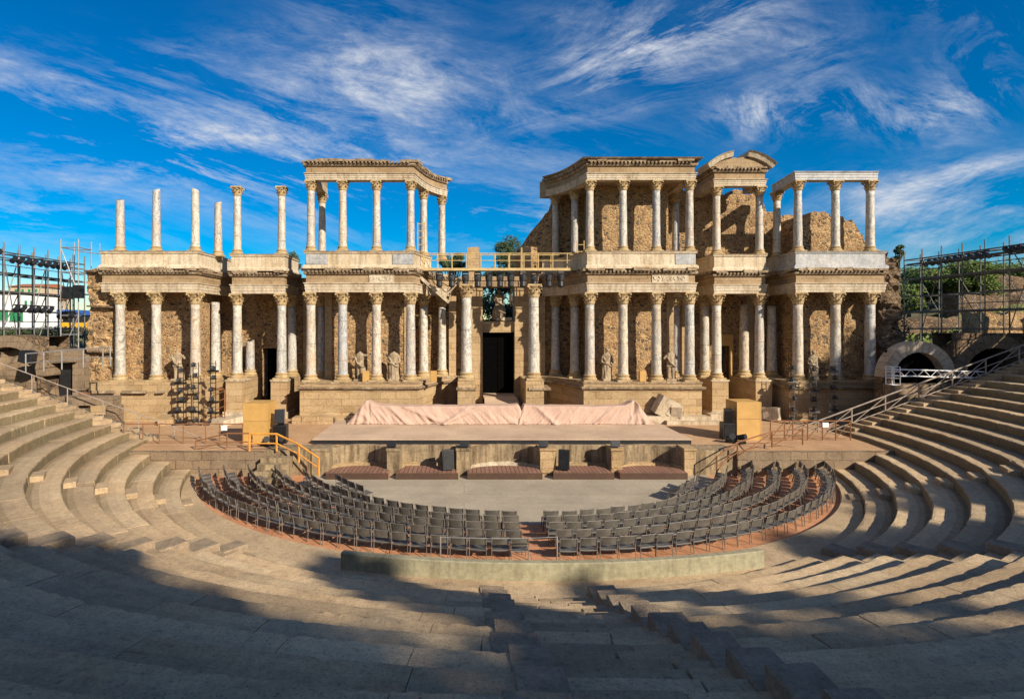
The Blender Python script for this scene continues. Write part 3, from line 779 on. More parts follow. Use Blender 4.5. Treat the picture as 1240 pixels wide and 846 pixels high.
def column(x, y, z0, z1, s=1.0, cap=True, base=True, broken=False, label=None, tallbreak=None):
    ztop = z1-(.85*s if cap else 0)
    key = (round(ztop-z0, 2), s, broken, base, rnd.randint(0, 4))
    if key not in shaftcache:
        shaftcache[key] = mesh_of(shaft_mb((ztop-z0)/s, seed=len(shaftcache)*3.7, broken=broken, base=.46 if base else 0), 'column', 'marble', True)
    o = bpy.data.objects.new('column', shaftcache[key]); col.objects.link(o); o.parent = SB
    o.location = Vector((x, y, z0))-SB.location; o.scale = (s, s, s); o.rotation_euler = (0, 0, rnd.uniform(0, 6.28))
    if base:
        b = bpy.data.objects.new('column_base', baseM); col.objects.link(b); b.parent = o; b.rotation_euler = (0, 0, -o.rotation_euler.z)
    if cap:
        c = bpy.data.objects.new('capital', capM); col.objects.link(c); c.parent = o; c.location = (0, 0, (ztop-z0)/s); c.rotation_euler = (0, 0, -o.rotation_euler.z)
    if label: o['label'] = label
    return o
cx_front = {'ol': [-23.8, -21.3, -18.6], 'l2': [-16.35, -13.15], 'cl': [-10.6, -8.4, -6.06, -3.7], 'cr': [8.7, 11.0, 13.3, 15.6], 'pd': [18.2, 21.3], 'or': [23.1, 25.7, 28.1]}
curveL = [(-3.0, 41.0), (-1.72, 42.8)]; curveR = [(8.2, 41.0), (7.07, 42.8)]
rearL = [(-10.8, YB)]; rearR = [(16.1, YB)]
# lower order
for k, xs2 in cx_front.items():
    for x in xs2: column(x, YS if k in ('l2', 'pd') else YF, ZP, ZA)
for p in curveL+curveR+rearL+rearR: column(p[0], p[1], ZP, ZA)
column(-18.5, 41.2, ZP, ZA-.55, cap=False, label='rear column without a capital')
column(-16.35, 42.3, ZP, 6.85, cap=False, broken=True, label='short broken column stump')
column(-13.15, 42.3, ZP, ZA)
column(18.3, 42.1, ZP, ZA); column(21.3, 42.1, ZP, ZA-.7, cap=False); column(23.3, 41.9, ZP, ZA-.8, cap=False)
for x in (.17, 4.9): column(x, 38.9, 4.05, 10.75, 1.12, label='tall veined column beside the central doorway')
# upper order
column(-23.8, YF, ZU, H(240, YF), .82, cap=False, broken=True, base=True, label='broken free-standing column shaft')
column(-21.3, YF, ZU, H(228.5, YF), .82, cap=False, broken=True, label='broken free-standing column shaft')
column(-18.6, YF, ZU, H(228.5, YF), .82, cap=False, broken=True, label='broken free-standing column shaft')
column(-18.05, 40.6, ZU, H(243, 40.6), .82, cap=False, broken=True, label='short broken rear column shaft')
for x in cx_front['l2']: column(x, YS, ZU, UA, .82, label='free-standing column with its capital and nothing above')
for k in ('cl', 'cr', 'or'):
    for x in cx_front[k]: column(x, YF, ZU, UA, .82)
for x in cx_front['pd']: column(x, YS, ZU, UA, .82)
for p in curveL+curveR+rearL+rearR: column(p[0], p[1], ZU, UA, .82)
column(23.4, 41.4, ZU, UA, .82)

# entablatures
PO = [(-24.6, 41), (-24.6, YF), (-18.6, YF), (-18.35, 42.9)]
PS = [(-16.35, 42.9), (-16.35, YS), (-13.15, YS), (-13.15, 42.9)]
PC = [(-10.7, 43.0), (-10.6, YF), (-3.7, YF), (-3.5, 39.2), (-3.15, 40.4), (-2.75, 41.4), (-2.25, 42.2), (-1.72, 42.8), (-1.2, 43.1)]
PCu = [(-10.8, 42.3), (-10.6, YF), (-3.7, YF), (-3.5, 39.2), (-3.15, 40.4), (-2.75, 41.4), (-2.25, 42.2), (-1.55, 43.0)]
PCr = mirp(PC); PSr = mirp(PS); PSr = [(18.2, 43), (18.2, YS), (21.3, YS), (21.3, 43)]
POr = [(23.4, 43), (23.1, YF), (28.6, YF), (28.6, 41)]
PCur = mirp(PCu); PCur[-1] = (15.9, 43.2)
def arch_prof(z0, z1, d=.0):
    h = z1-z0
    return [(-.36, z0), (.31+d, z0), (.31+d, z0+h*.28), (.335+d, z0+h*.29), (.335+d, z0+h*.6), (.36+d, z0+h*.61), (.36+d, z0+h*.86), (.42+d, z0+h*.9), (.43+d, z0+h), (-.36, z0+h)]
def cornice_blocks(mb, path, z0, z1, out=.62, gapp=.08, lowp=.2, broken=()):
    # dentil course, modillions and eroded crown pieces
    mb.sweep(path, [(-.3, z0), (.38, z0), (.44, z0+.09), (.44, z0+.16), (-.3, z0+.16)])
    for a, b in zip(path, path[1:]):
        l = math.dist(a, b); d = Vector((b[0]-a[0], b[1]-a[1])).normalized(); nn = Vector((d.y, -d.x)); ang = math.atan2(d.y, d.x); Rm = Matrix.Rotation(ang, 4, 'Z')
        s = 0
        while s < l-.05:
            c = (a[0]+d.x*s+nn.x*(.46), a[1]+d.y*s+nn.y*(.46)); 
            mb.obox((c[0], c[1], z0+.21), (.13, .22, .12), Rm, .012); s += .26
        s = -.25
        while s < l+.15:
            w_ = rnd.uniform(.5, 1.3); w_ = min(w_, l+.3-s)
            if w_ < .15: break
            if rnd.random() > gapp:
                o_ = out*rnd.uniform(.72, 1.05); hh = (z1-z0-.25)*rnd.uniform(.7, 1.08)
                lo2 = -.35
                c = (a[0]+d.x*(s+w_/2)+nn.x*(lo2+o_)/2, a[1]+d.y*(s+w_/2)+nn.y*(lo2+o_)/2)
                mb.obox((c[0], c[1], z0+.255+hh/2), (w_-.03, o_-lo2, hh), Rm, .03)
            s += w_
def entab(path, z0, z1, z2, z3, gapp=.06, corn=True, frieze=True):
    a = MB(); a.sweep(path, arch_prof(z0, z1), .004); ob = a.build('architrave', 'white_stone', SB)
    if frieze:
        f = MB(); f.sweep(path, [(-.33, z1), (.29, z1), (.27, z1+.05), (.27, z2), (-.33, z2)], .004); f.build('frieze', 'frieze', SB)
    if corn:
        c = MB(); cornice_blocks(c, path, z2, z3, gapp=gapp); c.build('cornice', 'cornice', SB)
def parapet(path, mat='cream'):
    c = MB(); c.sweep(path, [(-.42, ZQ-.06), (.46, ZQ-.06), (.46, ZQ+.10), (.38, ZQ+.2), (.31, ZQ+.22), (.31, ZU-.14), (.38, ZU-.10), (.40, ZU), (-.42, ZU)], .006)
    c.build('parapet', mat, SB)
    c = MB(); c.sweep(path, [(-.40, ZU+.002), (.42, ZU+.002), (.43, ZU+.05), (-.40, ZU+.05)], .008, .7); c.build('parapet_cap', 'cornice', SB)
for P_ in (PO, PS, PC, PCr, PSr, POr): entab(P_, ZA, ZF, ZC, ZQ, .10)
parapet(PO); parapet(PS); parapet(PC[:4]+PC[4:6]); parapet(PCr); parapet(PSr)
parapet(POr, 'grey_marble')
# portico ceilings
for P_ in (PO, PS, PC, PCr, PSr, POr):
    m = MB(); poly = list(P_); poly = poly+[(P_[-1][0], 43.9), (P_[0][0], 43.9)]
    m.prism(poly, ZA+.12, ZQ+.05); m.build('portico_roof', 'frieze', SB)
for (xa, xb, y_) in ((13.0, 15.3, YF), (-6.4, -4.9, YF)):
    m = MB()
    for i in range(26):
        xx = rnd.uniform(xa, xb); zz = rnd.uniform(ZF+.12, ZC-.1); q = rnd.uniform(.05, .14)
        m.obox((xx, y_-.30, zz), (q*1.6, .12, q), Matrix.Rotation(rnd.uniform(0, 3), 4, 'Y'), .02)
    m.box(xa-.1, xb+.1, y_-.33, y_-.28, ZF+.02, ZC-.02, .01)
    m.build('carved_relief', 'white_stone', SB)
# marble facing slabs on the parapets
def slab(x0, x1, y, z0=ZQ+.24, z1=ZU-.16, mat='grey_marble'):
    m = MB(); m.box(x0, x1, y-.05, y+.02, z0, z1, .003); m.build('marble_panel', mat, SB)
slab(-10.85, -9.35, YF-.31); slab(-4.9, -3.45, YF-.31); slab(14.5, 15.85, YF-.31)
# upper entablatures
entab(PCu, UA, UF, UC, UT, .12)
entab(PCur, UA, UF, UC, UT, .02)
PSu = [(18.2, 43.3), (18.2, YS), (21.3, YS), (21.5, 42)]
entab(PSu, UA, UF, UC, UT, .05)
m = MB(); m.sweep([(23.55, 41.7), (23.1, YF), (28.4, YF)], arch_prof(UA, UF+.1)); m.build('architrave', 'grey_marble', SB)
# fallen cornice end of the left curve
# roof over the centre right pavilion
m = MB(); poly = [(p[0]+(.0), p[1]) for p in PCur]; m.prism([(p[0], p[1]) for p in PCur]+[(15.9, 43.9), (6.0, 43.9)], UA+.1, UT+.02); m.build('roof', 'frieze', SB)
m = MB(); m.sweep(PCur, [(-.4, UT+.0), (.66, UT+.0), (.74, UT+.09), (-.3, UT+.2)]); m.build('roof_edge', 'cornice', SB)
# pediment (broken segmental)
def ped_arc(t0, t1, r0, r1, y0, y1, cxp, cz, n=10):
    m = MB(); vs = []
    for i in range(n+1):
        t = t0+(t1-t0)*i/n
        for r, y in ((r0, y0), (r1, y0-.12), (r1+.12, y0-.25), (r1+.16, y1), (r0, y1)): vs.append((cxp+r*math.cos(t), y+rnd.uniform(-.01, .01), cz+r*math.sin(t)))
    m.add(vs, [(i*5+k, (i+1)*5+k, (i+1)*5+(k+1) % 5, i*5+(k+1) % 5) for i in range(n) for k in range(5)]+[tuple(range(5)), tuple(range(n*5, n*5+5))[::-1]])
    return m
pcx = 19.75; hw = 2.3; sag = .88; RR = (hw*hw+sag*sag)/(2*sag); pcz = UT+.05-(RR-sag); th0 = math.asin((RR-sag)/RR)
ped = MB(); n = 24; pts = []
for i in range(n+1):
    t = th0+(math.pi-2*th0)*i/n; zz = pcz+(RR-.12)*math.sin(t)
    if .43*math.pi < t < .57*math.pi: zz -= .16+.04*math.sin(i*2.1)
    pts.append((pcx+(RR-.12)*math.cos(t), max(UT+.01, zz)))
vs = [(x, YS-.32, z) for x, z in pts]+[(x, YS+1.6, z) for x, z in pts]
ped.add(vs, [tuple(range(n+1)), tuple(range(n+1, 2*n+2))[::-1]]+[(i, i+1, i+n+2, i+n+1) for i in range(n)]+[(n, 0, n+1, 2*n+1)])
po = ped.build('pediment', 'frieze', SB)
for (t0, t1) in ((th0-.02, math.pi*.455), (math.pi*.555, math.pi-th0+.02)):
    a = ped_arc(t0, t1, RR-.2, RR+.06, YS-.5, YS+1.3, pcx, pcz); sub(po, a, 'curved_cornice', 'white_stone')
m = MB(); m.prism([(18.2, YS), (21.3, YS), (21.5, 42), (18.2, 43.3)], UA+.55, UT+.02); m.build('pediment_floor', 'frieze', SB)

# walls ---------------------------------------------------------------
def wall_piece(x0, x1, y0, y1, z0, top, mat='rubble', name='wall', step=.45, rough=.0):
    """top: function of x or number; ragged crest when a function"""
    m = MB(); n = max(2, int((x1-x0)/step)); zs = []
    nz = 14
    vs = []
    for yy in (y0, y1):
        for i in range(n+1):
            x = x0+(x1-x0)*i/n; zt = round((top(x)+noise.noise(Vector((x*1.1, 2, 3)))*.22)/.28)*.28+rnd.uniform(-.09, .09) if callable(top) else top
            for k in range(nz+1):
                z = z0+(zt-z0)*k/nz
                dy = (noise.noise(Vector((x*1.6, z*1.6, yy)))*.07+noise.noise(Vector((x*4, z*4, yy+9)))*.03)*(1 if yy == y0 else 0)
                dx = noise.noise(Vector((z*1.9, 5, yy+x0)))*.38 if (callable(top) and i in (0, n)) else 0
                vs.append((x+dx, yy+dy, z))
    s = (n+1)*(nz+1); q = nz+1
    fs = [(i*q+k, (i+1)*q+k, (i+1)*q+k+1, i*q+k+1) for i in range(n) for k in range(nz)]
    fs += [tuple(a+s for a in reversed(f)) for f in fs]
    fs += [(i*q+nz, (i+1)*q+nz, (i+1)*q+nz+s, i*q+nz+s) for i in range(n)]
    fs += [(k, k+1, k+1+s, k+s) for k in range(nz)]+[(n*q+k+1, n*q+k, n*q+k+s, n*q+k+1+s) for k in range(nz)]
    m.add(vs, fs); return m.build(name, mat, SB)
def interp(P):
    def f(x):
        for (a, za), (b, zb) in zip(P, P[1:]):
            if a <= x <= b: return za+(zb-za)*(x-a)/(b-a)
        return P[0][1] if x < P[0][0] else P[-1][1]
    return f
# deep rear wall, left half and right half
wall_piece(-25.6, -15.75, YW, YW+1.3, 1.2, 11.6)
wall_piece(-15.75, -14.65, YW+.002, YW+1.3, 6.1, 11.6)
wall_piece(-14.65, -.2, YW, YW+1.3, 1.2, 11.6)
wall_piece(5.3, 20.0, YW, YW+1.3, 1.2, 11.6)
wall_piece(20.0, 20.7, YW+.002, YW+1.3, 6.3, 11.6)
wall_piece(20.7, 30.0, YW, YW+1.3, 1.2, 11.6)
crest = interp([(3.6, 13.0), (4.6, 14.3), (5.3, 15.2), (6.0, 16.0), (6.8, 17.3), (7.4, 18.3), (12, 18.5), (22.6, 18.3), (23.2, 18.1), (23.6, 16.9), (25, 16.5), (26.5, 16.2), (28.5, 16.3), (30, 15.6), (31.2, 13.2)])
wall_piece(3.9, 31.2, YW+.05, YW+1.35, 11.6, crest, 'rubble', 'upper_wall', .22)
# projecting masonry piers behind the columns
for (x0, x1, y0, zt) in ((-25.4, -18.95, 39.75, ZA+.1), (-9.56, -4.25, 39.8, ZA+.1), (9.25, 14.6, 39.8, ZA+.1), (24.0, 29.4, 39.7, ZA+.1)):
    wall_piece(x0, x1, y0, YW+.4, 1.2, zt, 'rubble', 'wall')
wall_piece(9.3, 14.7, 39.85, YW+.3, ZQ, UA+.1, 'rubble', 'upper_wall')
wall_piece(24.25, 29.2, 39.65, YW+.3, ZQ, interp([(24.2, 15.6), (25.0, 15.9), (27.0, 15.6), (27.8, 15.4), (28.4, 14.6), (29.2, 13.0)]), 'rubble', 'upper_wall', .2)
# dressed pilasters at pier corners
for x in (-9.75, -4.05, 9.05, 14.8):
    m = MB(); m.box(x-.25, x+.25, 39.72, 40.3, ZP, ZA+.05, .01); m.build('pilaster', 'ashlar', SB)
for x in (-12.2, -11.5, -.9, 6.0, 17.2, 22.2, -17.6):
    m = MB(); m.box(x-.28, x+.28, YW-.35, YW+.1, ZP-.5, ZA+.05, .015); m.build('pilaster', 'ashlar', SB)
# end pier left (rubble) and right
def rough_pier(x0, x1, y0, y1, z0, z1, mat, name='end_wall', seed=1, amp=.16):
    m = MB(); nx_, nz, ny = 9, 64, 9; vs = []; idx = {}
    import itertools
    def P(x, y, z):
        q = Vector((x*1.5+seed, y*1.5, z*1.9)); q2 = q*2.6
        return (x+noise.noise(q)*amp+noise.noise(q2)*amp*.6, y+noise.noise(q+Vector((7, 0, 0)))*amp+noise.noise(q2+Vector((3, 3, 0)))*amp*.6, z+(noise.noise(q+Vector((0, 9, 0)))*amp*1.5 if z > z1-.3 else 0))
    def face(fn, a, b):
        o = len(vs)
        for i in range(a+1):
            for k in range(b+1): vs.append(P(*fn(i/a, k/b)))
        return [(o+i*(b+1)+k, o+(i+1)*(b+1)+k, o+(i+1)*(b+1)+k+1, o+i*(b+1)+k+1) for i in range(a) for k in range(b)]
    fs = []
    fs += face(lambda u, v: (x0+(x1-x0)*u, y0, z0+(z1-z0)*v), nx_*2, nz)
    fs += face(lambda u, v: (x1, y0+(y1-y0)*u, z0+(z1-z0)*v), ny*2, nz)
    fs += face(lambda u, v: (x1-(x1-x0)*u, y1, z0+(z1-z0)*v), nx_, nz)
    fs += face(lambda u, v: (x0, y1-(y1-y0)*u, z0+(z1-z0)*v), ny*2, nz)
    fs += face(lambda u, v: (x0+(x1-x0)*u, y0+(y1-y0)*v, z1), nx_, ny)
    m.add(vs, fs); return m.build(name, mat, SB, smooth=False)
rough_pier(-26.3, -24.1, 38.75, 44.4, 1.2, 11.7, 'rubble', seed=2, amp=.24)
rough_pier(29.0, 30.35, 38.4, 44.4, 1.2, 12.6, 'rubble_dark', seed=8, amp=.36)
# protruding flat stones in the left end
m = MB()
for z, x0, x1 in ((11.6, -26.4, -24.6), (9.2, -26.2, -24.3), (6.0, -26.2, -23.9)):
    m.obox(((x0+x1)/2, 38.62, z), (x1-x0, .5, .12), Matrix.Rotation(.04, 4, 'Y'), .04)
m.build('protruding_stone', 'rubble_dark', SB)

# podiums -------------------------------------------------------------
def podium(path, z1=ZP, ledge=True, step=False, mat='ashlar', back=43.6):
    m = MB(); poly = [tuple(p) for p in path]+[(path[-1][0], back), (path[0][0], back)]
    m.prism(poly, 1.2, z1); o = m.build('podium', mat, SB)
    if ledge:
        a = MB()
        a.sweep(path, [(-.05, z1-.52), (.10, z1-.52), (.2, z1-.42), (.22, z1-.32), (.03, z1-.30), (-.05, z1-.30)], .015, .8)
        a.sweep(path, [(-.05, z1-.09), (.05, z1-.09), (.05, z1+.012), (-.05, z1+.012)], .012, .8)
        a.build('podium_ledge', 'cornice', SB)
    return o
pC = [(-11.2, 43.2), (-11.2, 37.7), (-3.15, 37.7), (-2.75, 39.0), (-2.35, 40.2), (-1.9, 41.2), (-1.3, 42.0), (-.5, 42.5)]
podium(pC); podium(mirp(pC))
pO = [(-25.6, 42), (-25.6, 37.75), (-17.95, 37.75), (-17.75, 43.2)]
podium(pO, ledge=False)
pOr = [(22.5, 43.2), (22.5, 37.75), (29.3, 37.75), (29.3, 42)]
podium(pOr, ledge=True)
a = MB()
for x0, x1 in ((-25.3, -23.8), (-23.2, -21.6), (-20.9, -20.4), (-18.9, -18.0)): a.obox(((x0+x1)/2, 37.68, 3.35), (x1-x0, .42, .16), None, .03)
a.build('broken_ledge', 'cornice', SB)
for x in cx_front['l2']+cx_front['pd']:
    m = MB(); m.box(x-.58, x+.58, YS-.6, 43.0, 1.2, ZP-.02, .01); m.build('pedestal', 'ashlar', SB)
    m = MB(); m.box(x-.72, x+.72, YS-.78, YS+.7, 1.2, 1.75, .02); m.build('pedestal_foot', 'white_stone', SB)
    m = MB(); m.box(x-.64, x+.64, YS-.66, YS+.66, ZP-.1, ZP+.012, .01); m.build('pedestal_cap', 'white_stone', SB)
for x in (.17, 4.9):
    m = MB(); m.box(x-.62, x+.62, 38.25, 42.4, 1.2, 4.03, .01); m.build('pedestal', 'ashlar', SB)
    s_ = -1 if x < 2 else 1
    m = MB(); m.box(x-.7+.25*(s_ > 0), x+.7+.4*(s_ > 0), 38.15, 40, 3.42, 3.58, .02); m.build('podium_ledge', 'cornice', SB)
# marble step on the right, rough stone footing on the left
m = MB(); m.box(9.8, 16.4, 36.9, 37.72, 1.2, 1.8, .01); m.box(13.4, 16.9, 36.5, 36.92, 1.2, 1.55, .01)
m.box(17.0, 19.2, 38.2, 38.9, 1.2, 1.75, .02); m.build('marble_step', 'white_stone', SB)
m = MB()
x = -11.5
while x < -7.2:
    w_ = rnd.uniform(.6, 1.3); m.obox((x+w_/2, 37.3, 1.5), (w_-.04, .8, .5), None, .04); x += w_
m.build('footing', 'ashlar', SB)

# central doorway -------------------------------------------------------
for x0, x1 in ((-.05, 1.42), (3.88, 5.3)):
    m = MB(); m.box(x0, x1, 42.45, 44.3, 1.2, ZA+.9, .012); m.build('door_pier', 'ashlar', SB)
    xm = x0+.35 if x0 < 2 else x1-.95
    m = MB(); m.box(xm, xm+.85, 42.6, 44.0, ZA+.9, 13.9, .03); m.build('gate_post', 'ashlar', SB)
m = MB(); m.box(1.42, 3.88, 42.75, 44.2, 7.35, 8.2, .01); m.build('door_lintel', 'ashlar', SB)
m = MB(); m.box(-.4, 5.7, 42.3, 43.9, 10.85, 11.62, .01); m.build('top_beam', 'frieze', SB)
dr = MB(); dr.box(1.42, 3.88, 43.3, 43.4, 2.6, 7.35); d_ = dr.build('doorway_shade', 'doorway_shade', SB)  # flat black sheet stands for the shade inside the doorway
dd = MB(); dd.box(1.44, 3.86, 43.27, 43.3, 7.0, 7.33); dd.box(2.63, 2.67, 43.26, 43.3, 2.65, 7.0); sub(d_, dd, 'door_frame', 'doorway_shade')
for z in (8.23,):
    m = MB(); m.obox((2.75, 42.9, z+.12), (.5, .5, .22), None, .05); m.obox((3.35, 42.9, z+.14), (.7, .5, .28), None, .03); m.build('carved_fragment', 'white_stone', SB)
m = MB(); m.box(1.45, 3.85, 40.8, 43.35, 2.45, 2.6); m.add([(1.5, 40.8, 2.6), (3.85, 40.8, 2.6), (4.1, 37.3, 1.8), (1.4, 37.3, 1.8), (1.5, 40.8, 1.3), (3.85, 40.8, 1.3), (4.1, 37.3, 1.3), (1.4, 37.3, 1.3)], [(0, 3, 2, 1), (4, 5, 6, 7), (0, 4, 7, 3), (1, 2, 6, 5), (3, 7, 6, 2), (0, 1, 5, 4)])
tag(m.build('door_ramp', 'platform'), 'pale wooden ramp climbing to the black central doorway', 'ramp')
# side doorways: black sheets stand in for the shade of the passages
m = MB(); m.box(-15.7, -14.7, YW+.9, YW+1.0, 1.6, 6.1); m.build('side_doorway_shade', 'doorway_shade', SB)
m = MB(); m.box(20.05, 20.65, YW+.9, YW+1.0, 1.6, 6.3); m.build('side_doorway_shade', 'doorway_shade', SB)
m = MB(); m.box(20.7, 21.0, YW-.15, YW+.2, 2, 6.4); m.box(19.6, 21.0, YW-.18, YW+.1, 6.3, 7.2, .01); m.build('door_jamb', 'gold', SB)
# broken diagonal stone in the left curve
m = MB(); m.obox((-2.2, 39.6, 10.5), (3.0, .5, .22), Matrix.Rotation(.72, 4, 'Y')); m.obox((-.9, 39.5, 10.45), (1.9, .5, .2), Matrix.Rotation(-.85, 4, 'Y')); m.build('leaning_slab', 'white_stone', SB)

# ------------------------------------------------------------------ statues
def statue(name, label, x, y, z, h, head=True, arms=(1, 1), rz=0, seated=False, mat='statue', seed=1, legs=False):
    rr = random.Random(seed); m = MB()
    m.box(-.32, .32, -.25, .25, 0, .12)
    n = 28
    if seated:
        rings = [(0.12, .48, .5, -.15), (.5, .47, .52, -.18), (.95, .45, .50, -.15), (1.1, .40, .42, -.05), (1.25, .30, .27, .1), (1.6, .31, .22, .13), (1.95, .36, .20, .15), (2.1, .22, .15, .15), (2.16, .09, .09, .14)]
        hb = 2.16
    elif legs:
        rings = [(.85, .25, .17, 0), (1.05, .23, .16, 0), (1.2, .20, .14, 0), (1.4, .24, .16, 0), (1.58, .26, .15, 0), (1.68, .15, .1, 0), (1.72, .07, .07, 0)]
        hb = 1.72
    else:
        rings = [(.10, .33, .25, 0), (.3, .30, .22, 0), (.7, .28, .2, .0), (.95, .29, .2, 0), (1.15, .24, .17, 0), (1.35, .26, .17, 0), (1.55, .30, .17, 0), (1.66, .22, .13, 0), (1.72, .08, .08, 0)]
        hb = 1.72
    vs = []
    sub_ = []
    for (a, b) in zip(rings, rings[1:]):
        for q in range(4): sub_.append(tuple(a[i]+(b[i]-a[i])*q/4 for i in range(4)))
    sub_.append(rings[-1])
    for z_, rx, ry, oy in sub_:
        for i in range(n):
            t = 2*math.pi*i/n
            fold = 1+(.17*abs(math.sin(t*4.5+z_*1.6+seed))-.08+.08*math.sin(t*5-z_*3.5))*(1 if z_ < 1.35*(hb/1.72) else .4)*(0 if z_ > hb-.08 else 1)
            vs.append((rx*fold*math.cos(t), oy+ry*fold*math.sin(t), z_))
    k = len(sub_); m.add(vs, [(j*n+i, j*n+(i+1) % n, (j+1)*n+(i+1) % n, (j+1)*n+i) for j in range(k-1) for i in range(n)]+[tuple(range(n))[::-1], tuple(range((k-1)*n, k*n))])
    if legs:
        m.tube((-.12, 0, .1), (-.11, .02, .5), .075, 10, .1); m.tube((-.11, .02, .48), (-.11, 0, .95), .1, 10, .14)
        m.tube((.14, -.05, .1), (.13, -.04, .5), .075, 10, .1); m.tube((.13, -.04, .48), (.11, 0, .95), .1, 10, .14)
        m.tube((.27, .12, .05), (.22, .08, .8), .12, 10, .09)
    sh = hb-.2; sx = .29
    for s, on in zip((-1, 1), arms):
        if on == 1: m.tube((s*sx*.9, rings[-2][3], sh), (s*(sx+.06), rings[-2][3]-.05, sh-.38), .085, 10, .07); m.tube((s*(sx+.06), rings[-2][3]-.05, sh-.38), (s*.12, rings[-2][3]-.26, sh-.45), .07, 10, .05)
        elif on == 2: m.tube((s*sx*.9, rings[-2][3], sh), (s*(sx+.14), 0, sh-.22), .085, 10, .075)
        elif on == 3: m.tube((s*sx*.8, rings[-2][3], sh), (s*(sx+.22), 0, sh+.02), .085, 10, .08)
    # diagonal drape roll
    m.path([(-.27, -.14, sh-.1), (-.1, -.22, sh-.42), (.15, -.22, sh-.62), (.3, -.08, sh-.66)], .05, 8)
    oy = rings[-1][3]
    m.tube((0, oy, hb-.12), (0, oy-.01, hb+.05), .085, 12, .07)
    if head:
        hv = []; 
        m.lathe([(.02, 0), (.075, .03), (.098, .09), (.108, .16), (.10, .22), (.06, .27), (.01, .285)], 14, (0, oy-.02, hb+.02))
        m.obox((0, oy-.135, hb+.15), (.03, .05, .06)); m.lathe([(.1, 0), (.125, .05), (.11, .12), (.03, .16)], 12, (0, oy+.02, hb+.15))
    o = m.build(name, mat, origin=(0, 0, 0))
    o.location = (x, y, z); s_ = h/(hb+(.3 if head else 0)); o.scale = (s_*1.0,)*3; o.rotation_euler = (0, 0, rz)
    md = o.modifiers.new('r', 'REMESH'); md.mode = 'VOXEL'; md.voxel_size = .02
    ms = o.modifiers.new('s', 'SMOOTH'); ms.factor = .4; ms.iterations = 1
    return tag(o, label, 'statue')
YSt = 38.7
statue('statue', 'headless marble torso of a statue, leftmost, before the rough rubble wall', W(215, 38.8), 38.8, ZP, 2.0, False, (2, 2), .1, seed=3, legs=True)
statue('statue', 'headless nude marble statue with a raised arm stump, left of the doorway', W(436, 38.6), 38.6, ZP, 2.0, False, (2, 3), -.2, seed=5, legs=True)
statue('statue', 'headless draped marble statue of a robed figure, left of the doorway', W(477, 38.6), 38.6, ZP, 2.0, False, (1, 1), 0, seed=9)
statue('statue', 'marble statue of a robed man with his head, right of the doorway', W(735, 38.8), 38.8, ZP, 2.3, True, (1, 1), .15, seed=11)
statue('statue', 'headless nude marble statue of a man between two right-hand columns', W(812, 38.8), 38.8, ZP, 2.0, False, (2, 2), .1, seed=13, legs=True)
statue('statue', 'robed marble statue with its head behind the right light towers', W(985, 38.9), 38.9, ZP, 2.1, True, (1, 2), -.1, seed=17)
statue('statue', 'seated robed goddess statue in the opening above the black doorway', 2.75, 43.5, 8.2, 2.5, True, (1, 2), 0, True, seed=21)

# ------------------------------------------------------------------ loose stones
def fragment(label, x, y, z, s, seed, mat='white_stone', cat='stone block', name='stone_fragment'):
    rr = random.Random(seed); st = rnd.getstate(); rnd.seed(seed)
    m = MB(); tilt = Matrix.Rotation(rr.uniform(-.5, .5)*(s[2] > .6), 4, 'Y') @ Matrix.Rotation(rr.uniform(-.3, .3)*(s[2] > .6), 4, 'X')
    m.obox((0, 0, s[2]*.5), (s[0], s[1], s[2]), tilt, .13*min(s)); m.obox((s[0]*.32, -.05, s[2]*.3), (s[0]*.5, s[1]*.9, s[2]*.55), tilt, .13*min(s)); rnd.setstate(st)
    o = m.build(name, mat); o.location = (x, y, z); o.rotation_euler = (0, 0, rr.uniform(0, 3)); return tag(o, label, cat)
fragment('pale marble block leaning on the podium at the cloth\'s right end', W(661, 37.3)+3.3-3.2, 37.4, 1.3, (1.1, .5, .9), 1)
fragment('large white marble chunk standing right of the pink cloth', W(807, 37), 37.25, 1.8, (1.3, .7, 1.25), 2)
fragment('smaller marble piece beside the large white chunk', W(822, 37), 37.2, 1.8, (.8, .6, .7), 3)
fragment('flat pale stone drum lying before the left pedestal', W(281, 37.6), 37.2, 1.3, (2.2, 1.1, .4), 4)
fragment('rough stone at the foot of the right pedestal', W(940, 37.6), 38.2, 1.3, (1.0, .8, .9), 5)
fragment('broken reddish stone beside the left stump column', W(310, 41), 40.4, 1.3, (1.4, .9, 1.0), 6, 'ashlar')
fragment('round earthy boulder left of the three light towers', W(182, 35), 36.9, 1.3, (1.2, .9, .5), 7, 'ashlar')
for i, (x_, zz) in enumerate(((443, .0), (525, 0), (778, 0))):
    m = MB(); Yc_ = 38.0; xx = W(x_, Yc_); m.box(xx-.22, xx+.22, Yc_-.1, Yc_+.15, ZP+.01, ZP+.75); m.box(xx-.2, xx+.2, Yc_-.115, Yc_-.1, ZP+.05, ZP+.71)
    tag(m.build('wooden_box', 'gold', origin=(xx, Yc_, ZP)), ['small ochre wooden box beside the raised-arm statue', 'small ochre wooden box by the last curved column on the left', 'small ochre wooden box between two columns of the right podium'][i], 'box')

